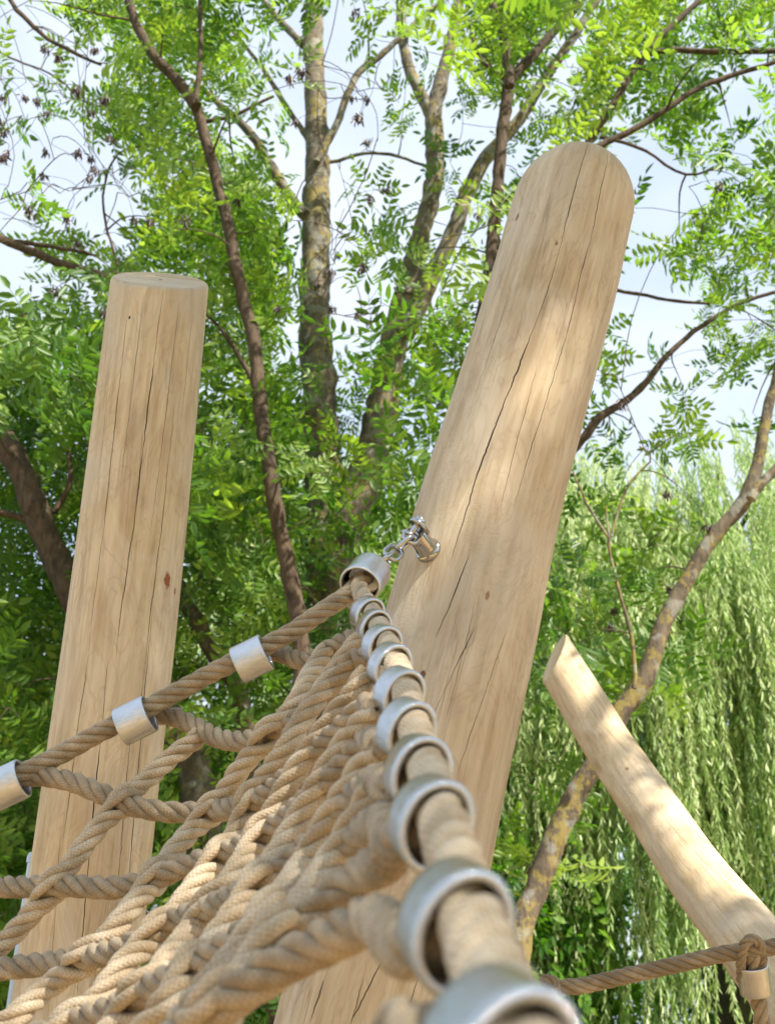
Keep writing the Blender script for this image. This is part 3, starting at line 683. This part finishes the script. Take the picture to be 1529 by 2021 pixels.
TPL_B = [shoot_template(rt, 6, 3, .16, .062, .030) for _ in range(6)]

class Tree:
    def __init__(s, name, base, label, bark, group):
        s.e = empty(name, base, label, 'tree', group); s.bark = bark; s.mb = MB(); s.nodes = []; s.rad = []; s.clumps = []; s.twig = MB(); s.r = np.random.default_rng(abs(hash(name + label)) % 1000 if False else len(label))
    def limb(s, pts, radii, ground=False, seg=12):
        pts = [np.array(p, float) for p in pts]; radii = list(radii)
        if ground:
            p0 = pts[0]; d = p0 - pts[1]; g_ = p0 + d / max(.3, abs(d[2])) * p0[2] * .35; g_[2] = -.3
            pts = [g_, (g_ + p0) / 2 + np.array([.02, 0, 0])] + pts; radii = [radii[0] * 1.5, radii[0] * 1.15] + radii
        A = np.column_stack([pts, radii]); X, t = catmull(A, .07); R = X[:, 3].clip(.003); X = X[:, :3].copy()
        if len(X) > 6:
            wob = s.r.normal(size=X.shape).cumsum(0); wob -= np.linspace(0, 1, len(X))[:, None] * wob[-1]; X += wob * .004
        R = R * (1 + .05 * s.r.normal(size=len(R)))
        s.mb.tube(X, R, seg, noise=.035); s.nodes += list(X[::2]); s.rad += list(R[::2])
    def finish(s, leafmat, tpl=TPL, scale=1.0, twigr=.0055, seeds=0, varc=.5, reach=.25):
        ch = s.clumps
        if ch:
            cpos = np.array([c[0] for c in ch]); N_ = np.array(s.nodes)
            d0 = np.sqrt(((cpos[:, None] - N_[None]) ** 2).sum(-1)).min(1) if len(N_) * len(cpos) < 4e6 else np.array([np.sqrt(((N_ - p)**2).sum(1)).min() for p in cpos])
            order = np.argsort(d0); pool = np.zeros((len(N_) + 8 * len(ch), 3)); pr_ = np.zeros(len(pool)); pool[:len(N_)] = N_; pr_[:len(N_)] = np.minimum(s.rad, .02); n = len(N_)
            tips = []; dirs = []
            for q in order:
                c = cpos[q]; dd = ((pool[:n] - c) ** 2).sum(1) + np.where(pool[:n, 2] > c[2] + .3, .3, 0); k = int(np.argmin(dd)); a = pool[k]; ln = np.linalg.norm(c - a) + 1e-6
                perp = s.r.normal(size=3) * .075 * ln; m1 = a + (c - a) * .35 + perp + np.array([0, 0, .10 * ln]); m2 = a + (c - a) * .72 + perp * .6 + np.array([0, 0, .10 * ln])
                r0 = max(min(pr_[k] * .8, .004 + .010 * ln), twigr * .5)
                X, _ = catmull([a, m1, m2, c], max(.05, ln / 7)); R = np.linspace(r0, twigr * .38, len(X)); s.twig.tube(X, R, 4, caps=False)
                m = min(8, len(X) - 1); idx = np.linspace(1, len(X) - 1, m).astype(int); pool[n:n+m] = X[idx]; pr_[n:n+m] = R[idx]; n += m
                tips.append(c); dv = X[-1] - X[-2]; dirs.append(dv / (np.linalg.norm(dv) + 1e-9) + np.array([0, 0, .15]) + s.r.normal(size=3) * .3)
            tips = np.array(tips); dirs = np.array(dirs); var = np.array([ch[q][1] for q in order]); sc = np.array([ch[q][2] for q in order])
            lv = var >= 0; bare = tips[~lv]
            V, F, vr = scatter(tpl, tips[lv], dirs[lv], (sc * scale)[lv], s.r, var[lv])
            TV, TF, TR = np.vstack(s.twig.V), np.vstack(s.twig.F), np.concatenate(s.twig.var)
            me = mesh_np('crown', np.vstack([V, TV]), np.vstack([F, TF + len(V)]), None, np.concatenate([vr, TR]), smooth=False)
            s.crown = link('crown', me, leafmat, s.e); me.materials.append(M['twig'])
            me.polygons.foreach_set('material_index', np.r_[np.zeros(len(F), np.int32), np.ones(len(TF), np.int32)])
            if seeds:
                pool_t = np.vstack([bare[::2], tips[s.r.choice(len(tips), min(seeds // 2, len(tips)), replace=False)]]); tips = pool_t; ks = s.r.permutation(len(tips))[:95]
                for k in ks:
                    S = MB(); bs, ds, us, ls, ws = [], [], [], [], []
                    p = tips[k] + s.r.normal(size=3) * np.array([.12, .12, .05]) - np.array([0, 0, .12]); tw = catmull([tips[k], (tips[k] + p)/2 + np.array([0.02, 0, .02]), p], .03)[0]
                    S.tube(tw, .0014, 3, caps=False)
                    for _ in range(22):
                        d = s.r.normal(size=3) * .35 - np.array([0, 0, 1]); d /= np.linalg.norm(d); bs.append(p + s.r.normal(size=3) * .010); ds.append(d); us.append(s.r.normal(size=3)); ls.append(.040); ws.append(.0095)
                    LV = leaflet_arrays(np.array(bs), np.array(ds), np.array(us), np.array(ls), np.array(ws), None)
                    S.add(LV.reshape(-1, 3), (np.arange(len(LV))[:, None, None] * 6 + LF[None]).reshape(-1, 4))
                    S.build('seed_cluster', M['seed'], s.e, smooth=False)
        s.trunk = s.mb.build('trunk', s.bark, s.e)
G = 'ash trees around the playground'
# -- central ash: two stems
T1 = Tree('ash_tree', tuple(PY(660, 1500, 7.6) * [1, 1, 0]), 'tall two-stemmed ash with yellow lichen on its bark, behind the net apex', M['bark_grey'], G)
q = lambda L_, Y: [PY(x, y, Y) for x, y in L_]
T1.limb(q([(650,1250),(645,1080),(635,900),(628,760),(620,600),(618,430),(622,280),(620,140),(622,0),(630,-160)], 7.6), [.17,.165,.15,.14,.125,.12,.105,.10,.085,.06], ground=True, seg=18)
T1.limb(q([(660,1200),(690,1030),(735,880),(765,740),(790,620),(805,570)], 7.5), [.15,.14,.13,.12,.105,.10], ground=True, seg=16)
T1.limb(q([(800,590),(830,470),(860,350),(858,220),(885,110),(905,0),(920,-120)], 7.5), [.10,.085,.08,.075,.06,.05,.04])
T1.limb(q([(800,660),(850,560),(900,440),(945,330),(1020,240),(1075,150),(1130,70),(1190,-20)], 7.2), [.075,.072,.068,.06,.052,.045,.04,.03])
T1.limb(q([(857,240),(825,170),(800,90),(790,-20)], 7.5), [.06,.055,.05,.04])
T1.limb(q([(604,425),(570,385),(530,320),(500,270),(440,210),(380,160)], 7.3), [.055,.05,.045,.04,.03,.02])
T1.limb(q([(625,320),(665,240),(703,150),(755,105),(830,35),(900,-20)], 7.4), [.035,.034,.033,.028,.024,.018])
T1.limb(q([(650,320),(720,305),(790,312),(850,330)], 7.3), [.015,.015,.014,.013])
T1.limb(q([(600,90),(560,50),(520,0)], 7.6), [.04,.035,.03])
T1.limb(q([(624,300),(560,200),(510,120),(440,40)], 7.8), [.03,.025,.02,.015])
# -- thin dark stem
T2 = Tree('ash_tree', tuple(PY(610, 1500, 5.0) * [1, 1, 0]), 'slender dark ash stem leaning left between the upright log and the central ash', M['bark_dark'], G)
T2.limb(q([(600,1300),(588,1200),(560,1060),(535,930),(515,790),(495,650),(470,540),(443,430),(415,310),(388,212)], 5.0), [.044,.042,.041,.039,.038,.037,.036,.034,.033,.033], ground=True)
T2.limb(q([(388,212),(350,160),(305,105),(272,50),(250,-20),(225,-120)], 4.95), [.034,.033,.031,.028,.025,.02])
T2.limb(q([(388,205),(394,150),(396,80),(392,0),(385,-90)], 5.05), [.019,.018,.016,.015,.012])
T2.limb(q([(510,770),(470,690),(430,640),(380,600)], 5.2), [.018,.014,.010,.007])
T2.limb(q([(400,240),(460,230),(540,190)], 5.1), [.014,.012,.008])
# -- dark forked stem and the limbs that come out behind the leaning log
T3 = Tree('ash_tree', tuple(PY(960, 1500, 5.8) * [1, 1, 0]), 'dark forked ash whose trunk is hidden behind the thick leaning log', M['bark_dark'], G)
T3.limb(q([(905,1300),(930,1000),(960,700),(980,500),(984,390),(992,290),(1002,170)], 5.6), [.085,.075,.065,.045,.040,.040,.042], ground=True)
T3.limb(q([(1002,170),(990,80),(968,0),(950,-100)], 5.5), [.036,.032,.026,.02])
T3.limb(q([(1005,160),(1050,105),(1110,40),(1160,-20),(1210,-90)], 5.6), [.034,.032,.029,.026,.02])
T3.limb(q([(960,700),(1040,480),(1120,340),(1165,270),(1215,190),(1255,120),(1310,65),(1385,0),(1450,-60)], 5.4), [.042,.036,.032,.028,.026,.026,.022,.018,.013])
T3.limb(q([(1262,110),(1330,98),(1430,100),(1540,98),(1620,90)], 5.4), [.022,.020,.019,.018,.014])
T3.limb(q([(1120,340),(1190,285),(1240,258),(1310,220),(1400,165),(1540,115),(1640,80)], 5.2), [.024,.022,.021,.020,.018,.015,.012])
T3.limb(q([(920,1050),(1050,960),(1130,890),(1180,830),(1255,775),(1320,700),(1385,645),(1455,600),(1540,570),(1640,540)], 6.2), [.045,.035,.030,.027,.025,.021,.017,.014,.012,.010])
T3.limb(q([(1180,270),(1260,290),(1350,340),(1420,330)], 5.2), [.012,.010,.008,.006])
T3.limb(q([(1000,160),(940,110),(925,40)], 5.5), [.016,.013,.009])
T3.limb(q([(985,400),(1020,385),(1060,330)], 5.6), [.018,.015,.012])
T3.limb(q([(1150,560),(1230,575),(1310,590),(1400,600)], 6.2), [.014,.013,.012,.01])
# -- right tree with yellow lichen
T4 = Tree('ash_tree', tuple(PY(960, 2050, 5.6) * [1, 1, 0]), 'curved ash covered in yellow lichen, leaning right before the willow', M['bark_yel'], G)
T4.limb(q([(1020,1880),(1060,1760),(1110,1640),(1165,1530),(1225,1420),(1285,1330),(1330,1220),(1372,1130),(1420,1050),(1475,985),(1500,910),(1518,820),(1545,700),(1570,560)], 5.6), [.060,.058,.056,.054,.052,.054,.047,.044,.042,.040,.034,.03,.025,.018], ground=True, seg=16)
T4.limb(q([(1478,985),(1510,940),(1560,890),(1630,840)], 5.5), [.028,.026,.022,.018])
T4.limb(q([(1250,1360),(1248,1270),(1225,1180),(1205,1060),(1195,1000)], 5.3), [.012,.010,.009,.007,.005])
T4.limb(q([(1200,1060),(1160,1000),(1130,930)], 5.3), [.008,.007,.005])
T4.limb(q([(1205,1060),(1240,960),(1290,900),(1260,880)], 5.3), [.007,.006,.005,.004])
# -- left tree
T5 = Tree('ash_tree', tuple(PY(190, 1500, 6.0) * [1, 1, 0]), 'dark ash trunk leaning out of the left side behind the upright log', M['bark_dark'], G)
T5.limb(q([(180,1300),(140,1170),(100,1060),(65,960),(20,870),(-40,790),(-120,690),(-200,560)], 6.0), [.086,.082,.080,.082,.077,.07,.06,.045], ground=True, seg=16)
T5.limb(q([(-200,560),(-120,500),(-40,462),(30,480),(100,515),(170,535),(240,560),(300,575)], 5.4), [.05,.04,.03,.028,.026,.024,.018,.012])
T5.limb(q([(-60,470),(40,478),(120,490),(190,505)], 5.4), [.02,.016,.012,.008])
T5.limb(q([(-200,560),(-160,300),(-80,60),(-20,-60)], 5.6), [.045,.04,.03,.02])
T5.limb(q([(-20,-60),(30,10),(80,60),(140,100),(200,128)], 5.6), [.02,.018,.016,.014,.010])
T5.limb(q([(110,1060),(60,1030),(0,1010),(-60,1000)], 6.0), [.03,.024,.02,.016])
T5.limb(q([(110,1010),(140,950),(135,880)], 6.1), [.02,.016,.012])
T5.limb(q([(-90,60),(20,110),(110,150),(150,190),(205,215),(230,250)], 6.4), [.012,.009,.007,.006,.005,.004])
T5.limb(q([(240,560),(200,420),(230,310),(290,290),(350,300)], 5.6), [.010,.008,.007,.006,.005])
# -- stout tree low behind the net
T6 = Tree('ash_tree', tuple(PY(420, 1900, 7.0) * [1, 1, 0]), 'stout mottled trunk low behind the net beside the upright log', M['bark_grey'], G)
T6.limb(q([(405,1720),(395,1620),(375,1520),(330,1420),(300,1300),(290,1180)], 7.0), [.13,.12,.115,.10,.09,.08], ground=True, seg=16)
T6.limb(q([(480,1420),(430,1310),(390,1230),(350,1150),(320,1050)], 7.3), [.07,.065,.06,.05,.04], ground=True)
TREES = [T1, T2, T3, T4, T5, T6]

# leaf density of the ash foliage over the view (16 x 21 cells), 0..9
DM = """
2 4 6 8 8 7 5 4 8 8 8 8 6 6 5 5
3 1 8 8 8 7 3 1 5 7 7 6 5 6 5 3
3 1 6 8 8 8 3 1 4 5 5 6 5 2 3 4
1 1 2 5 7 8 3 1 5 6 4 3 2 2 4 5
2 3 3 7 8 8 3 2 5 6 3 3 2 1 5 5
3 3 3 6 7 8 3 3 6 6 3 3 2 1 4 6
5 5 4 4 6 7 4 3 5 5 4 3 3 2 5 6
7 6 5 5 7 8 7 5 7 4 3 3 3 2 3 3
9 8 6 6 7 8 9 8 4 4 3 3 3 3 2 2
9 8 6 6 7 9 9 9 5 4 3 3 3 3 2 1
9 8 6 6 9 9 9 8 5 4 2 2 3 3 2 1
9 8 6 6 9 9 9 7 5 4 2 2 4 4 2 1
9 8 6 7 9 9 8 6 5 4 4 5 6 4 2 1
9 8 6 8 9 9 7 5 4 4 6 5 6 5 1 1
9 8 7 8 9 9 6 4 3 3 4 5 5 3 1 0
8 7 7 8 9 8 5 3 2 2 3 4 3 1 0 0
7 7 7 8 8 7 5 3 2 2 3 3 1 0 0 0
7 7 7 7 7 6 4 3 2 2 3 2 1 0 0 0
7 7 7 7 7 6 4 3 2 2 2 2 1 0 0 0
7 7 7 7 6 5 3 2 2 2 2 1 0 0 0 0
6 6 6 6 5 4 3 2 2 2 2 1 0 0 0 0
"""
DM = np.array([[int(c) for c in l.split()] for l in DM.strip().splitlines()], float)
def dens(px, py):
    x = np.clip(px / W0 * 16 - .5, 0, 14.999); y = np.clip(py / H0 * 21 - .5, 0, 19.999); i, j = int(y), int(x); a, b = y - i, x - j
    return (DM[i, j]*(1-a)*(1-b) + DM[i, j+1]*(1-a)*b + DM[i+1, j]*a*(1-b) + DM[i+1, j+1]*a*b) / 9
allnodes = np.vstack([np.array(t.nodes) for t in TREES]); own = np.concatenate([np.full(len(t.nodes), i) for i, t in enumerate(TREES)])
rc = np.random.default_rng(17)
npx = np.array([to_px(p) for p in allnodes]); nz_ = (allnodes - CAM) @ FWD; nrad = np.concatenate([np.array(t.rad) for t in TREES])
# coarse clumping so that gaps and dense tufts alternate
tufts = rc.uniform(0, 1, (64, 64))
def tuft(px, py, s=75.): 
    x = (px / s) % 62; y = (py / s) % 62; i, j = int(y), int(x); a, b = y - i, x - j; a = a*a*(3-2*a); b = b*b*(3-2*b)
    return tufts[i, j]*(1-a)*(1-b) + tufts[i, j+1]*(1-a)*b + tufts[i+1, j]*a*(1-b) + tufts[i+1, j+1]*a*b
NCL = 2700; made = 0; tries = 0
while made < NCL and tries < 60000:
    tries += 1; px, py = rc.uniform(-120, W0 + 120), rc.uniform(-160, H0 + 40); d = dens(px, py)
    pr = d ** 2.1 * (.25 + 1.2 * (tuft(px + 900, py + 900) > .62 - .55 * d))
    if rc.uniform() > pr: continue
    deep = rc.uniform(); z = (6.0 if px > 1080 else 4.8) + 4.9 * deep ** .8
    if py > 1000: z = 5.5 + 5.5 * deep
    if py < 560 and 150 < px < 560 and deep < .16: z = rc.uniform(2.9, 3.9)      # a near bough hangs in at upper left
    p = P(px, py, z)
    if p[2] < .25: continue
    k = int(np.argmin(((allnodes - p) ** 2).sum(1))); dn2 = ((allnodes[k] - p) ** 2).sum()
    if dn2 > 3.2: continue
    hit = np.hypot(npx[:, 0] - px, npx[:, 1] - py) < (115 if px < 260 and py > 700 else 48) + nrad * FPX / nz_
    if (hit & (nz_ > z) & (nrad > .012)).any() and rc.uniform() < (.97 if px < 260 and py > 700 else .88): continue
    yel = .66 if py < 700 else .5
    TREES[own[k]].clumps.append((p, float(np.clip(rc.normal(yel, .26), 0, 1)), rc.uniform(.6, 1.3))); made += 1
for k_ in range(130):
    for _ in range(60):
        px, py = rc.uniform(-40, 760 if k_ % 5 else W0), rc.uniform(-40, 1000)
        if .08 < dens(px, py) < .5: break
    p = P(px, py, rc.uniform(4.6, 6.6)); k = int(np.argmin(((allnodes - p) ** 2).sum(1)))
    if ((allnodes[k] - p) ** 2).sum() < 2.5: TREES[own[k]].clumps.append((p, -1.0, 1.0))
# unseen foliage added above the frame, towards the sun, for broken shade on the posts
T7 = Tree('ash_tree', (1.6, -1.9, 0), 'ash standing behind the viewer whose boughs shade the posts', M['bark_grey'], G)
T7.limb([(1.7, -1.9, 1.5), (1.7, -1.8, 3.5), (1.5, -1.4, 5.2), (1.2, -.6, 6.6), (.9, .3, 7.6)], [.14, .12, .10, .07, .04], ground=True)
T7.limb([(1.6, -1.6, 4.4), (.6, -1.2, 5.4), (-.5, -.6, 6.2), (-1.6, 0, 6.9)], [.07, .06, .045, .03])
T7.limb([(1.5, -1.4, 5.2), (2.4, -.6, 6.0), (3.2, .5, 6.6), (3.7, 1.6, 7.2)], [.07, .06, .045, .03])
WIN = [(P(985, 740, 1.45), .10), (P(1010, 700, 1.42), .08), (P(885, 960, 1.38), .10), (P(935, 1000, 1.38), .08), (P(1155, 1350, 3.45), .18), (P(1195, 1400, 3.35), .15), (P(1345, 1650, 2.8), .17), (P(1380, 1700, 2.7), .12), (P(1470, 1790, 2.45), .15),
       (P(560, 1780, .62), .03), (P(250, 1960, .75), .07), (P(330, 1650, 1.0), .05), (P(430, 1930, .6), .04), (P(880, 1700, .36), .06), (P(600, 1230, 1.13), .05), (P(520, 1480, .95), .05)]  # gaps shaped in this added foliage so sun reaches chosen spots
def in_window(p):
    for c, r_ in WIN:
        v = p - c; sdv = np.array(SUN_DIR); v = v - sdv * (v @ sdv)
        if np.linalg.norm(v) < r_ + .10: return True
    return False
def shade(target, n, spread, hmin, hmax, tree, keep):
    sd_ = np.array(SUN_DIR); c_ = 0
    while c_ < n:
        h = rc.uniform(hmin, hmax); t = np.array(target) + rc.normal(size=3) * spread; p = t + sd_ * (h - t[2]) / sd_[2]
        q_ = p - CAM; z = q_ @ FWD
        if z > .3:
            x, y = to_px(p)
            if -150 < x < W0 + 150 and -150 < y < H0 + 150: c_ += 1; continue
        if keep is not None and keep(t): c_ += 1; continue
        c_ += 1
        if in_window(p): continue
        tree.clumps.append((p, .5, rc.uniform(.9, 1.3)))
shade((.2, 1.2, 2.3), 1250, np.array([.95, .75, .95]), 5.4, 7.6, T7, None)
shade(P(1290, 1600, 2.95), 360, np.array([.8, .65, .75]), 5.2, 7.2, T7, None)
TREES.append(T7)
for t in TREES: t.finish(M['leaf'], seeds={T1: 26, T3: 34, T5: 34, T2: 16, T4: 22}.get(t, 0))

# ------------------------------------------------------------------ weeping willows
def willow(cx, cy, base, rx, ry, H, label, nstr, seed, hfront):
    t = empty('willow_tree', (cx, cy, 0), label, 'tree', 'weeping willows behind the ash trees'); r = np.random.default_rng(seed)
    mb = MB(); mb.tube(catmull([(cx, cy, -.3), (cx+.1, cy, H*.3), (cx-.2, cy, H*.55), (cx, cy, H*.85)], .2)[0], np.linspace(.38, .12, len(catmull([(cx, cy, -.3), (cx+.1, cy, H*.3), (cx-.2, cy, H*.55), (cx, cy, H*.85)], .2)[0])), 14, noise=.04)
    for k in range(14):
        a = k * 2.4; z0 = H * r.uniform(.35, .7); rr_ = r.uniform(.5, .95)
        e = np.array([cx + rx*rr_*math.cos(a), cy + ry*rr_*math.sin(a), H * r.uniform(.75, .95)]); X = catmull([(cx, cy, z0), ((cx+e[0])/2, (cy+e[1])/2, e[2]*.9), e], .2)[0]
        mb.tube(X, np.linspace(.11, .02, len(X)), 8, noise=.04)
    mb.build('trunk', M['bark_willow'], t)
    bs, ds, us, ls, ws, vs = [], [], [], [], [], []; tw = MB()
    ntuft = nstr // 7
    for k in range(ntuft):
        a = r.uniform(0, 2*math.pi); a = -math.pi/2 + (a - math.pi) * .62 if r.uniform() < .8 else a
        q_ = math.sqrt(r.uniform(.12, 1)); top = H * (1 - .34 * q_ ** 3) * r.uniform(.86, 1.03)
        if r.uniform() < .5: top *= r.uniform(.55, 1)
        tx, ty = cx + rx*q_*math.cos(a), cy + ry*q_*math.sin(a); tv = r.normal(.5, .28)
        for m_ in range(7):
            x, y = tx + r.normal(0, .12), ty + r.normal(0, .12); tp = top + r.normal(0, .15)
            Ls = r.uniform(.9, 3.1); Ls = min(Ls, tp - hfront); 
            if Ls < .4: continue
            sw = r.normal(0, .06, 2); n = int(Ls / .035); f = np.linspace(0, 1, n)
            X = np.stack([x + sw[0]*f*Ls + .25*(1-np.exp(-4*f))*math.cos(a) + .03*np.sin(f*9+k), y + sw[1]*f*Ls + .25*(1-np.exp(-4*f))*math.sin(a), tp + .12*np.sin(np.minimum(1, f*4)*math.pi)*.5 - Ls*f], 1)
            tw.tube(X[::5] if n > 12 else X, .0020, 3, caps=False)
            az = r.uniform(0, 2*math.pi, n); d = np.stack([np.cos(az)*.42, np.sin(az)*.42, np.full(n, -.9)], 1); d /= np.linalg.norm(d, axis=1)[:, None]
            bs.append(X); ds.append(d); us.append(r.normal(size=(n, 3))); ls.append(r.uniform(.07, .13, n)); ws.append(r.uniform(.013, .021, n)); vs.append(np.clip(r.normal(tv, .13, n), 0, 1))
    LV = leaflet_arrays(np.vstack(bs), np.vstack(ds), np.vstack(us), np.concatenate(ls), np.concatenate(ws), None)
    V = LV.reshape(-1, 3); F = (np.arange(len(LV))[:, None, None] * 6 + LF[None]).reshape(-1, 4)
    TV, TF, TR = np.vstack(tw.V), np.vstack(tw.F), np.concatenate(tw.var)
    me = mesh_np('crown', np.vstack([V, TV]), np.vstack([F, TF + len(V)]), None, np.concatenate([np.repeat(np.concatenate(vs), 6), TR]), smooth=False)
    link('crown', me, M['leaf_w'], t); me.materials.append(M['twig'])
    me.polygons.foreach_set('material_index', np.r_[np.zeros(len(F), np.int32), np.ones(len(TF), np.int32)])
wc = PY(1330, 1000, 12.5)
willow(wc[0] + .2, 13.2, 0, 3.3, 2.6, PY(1330, 790, 11.5)[2], 'large weeping willow, pale green curtains on the right behind the lichened ash', 5400, 3, .2)
wc = PY(640, 1000, 15.5)
willow(wc[0], 16.5, 0, 3.3, 2.6, PY(640, 800, 15)[2], 'farther weeping willow glimpsed pale between the central ash stems', 1500, 9, .4)

# ------------------------------------------------------------------ shrubs and trees closing the view
def shrub(px, Y, wdt, H, n, label, seed, name='hazel_shrub', cat='shrub'):
    c = PY(px, 2021, Y); r = np.random.default_rng(seed); t = Tree.__new__(Tree)
    t.e = empty(name, (c[0], c[1], 0), label, cat, 'shrubs and trees closing the view'); t.bark = M['bark_willow']; t.mb = MB(); t.nodes = []; t.rad = []; t.clumps = []; t.twig = MB(); t.r = r
    for k in range(7):
        a = k * 2.4; e = np.array([c[0] + wdt*.6*math.cos(a), c[1] + wdt*.5*math.sin(a), H * r.uniform(.6, .9)])
        t.limb([(c[0] + .15*math.cos(a), c[1] + .15*math.sin(a), -.1), ((c[0]*2+e[0])/3, (c[1]*2+e[1])/3, H*.35), e], [.07, .05, .02], seg=8)
    while len(t.clumps) < n:
        v = r.normal(size=3); v /= np.linalg.norm(v); q_ = r.uniform(.35, 1) ** .6
        if v[1] > .5 and r.uniform() < .6: continue
        p = np.array([c[0] + v[0]*q_*wdt, c[1] + v[1]*q_*wdt*.7, H*.52 + v[2]*q_*H*.5])
        if p[2] < .1: continue
        t.clumps.append((p, float(np.clip(r.normal(.45, .2), 0, 1)), r.uniform(1.3, 2.1)))
    t.finish(M['leaf_b'], tpl=TPL_B, twigr=.008)
shrub(90, 11.0, 2.1, 4.6, 620, 'broad dark green shrub at lower left beyond the upright log', 41)
shrub(480, 11.5, 2.0, 4.2, 560, 'leafy shrub beyond the net between the upright log and the big log', 42)
shrub(880, 12.0, 1.9, 3.8, 420, 'shrub mostly hidden behind the thick leaning log', 43)
shrub(1280, 19.0, 3.6, 4.6, 420, 'shadowy shrub seen through the willow curtains at lower right', 44)
shrub(1700, 17.0, 3.0, 5.0, 300, 'shadowy shrub at the far right behind the willow', 45)
shrub(-700, 12.5, 2.6, 5.2, 300, 'tall shrub standing off to the left of the playground', 46)
shrub(-1800, 12.0, 2.6, 4.4, 260, 'rounded shrub at the far left end of the row', 47)
shrub(2700, 13.0, 2.6, 4.6, 260, 'rounded shrub at the far right end of the row', 48)
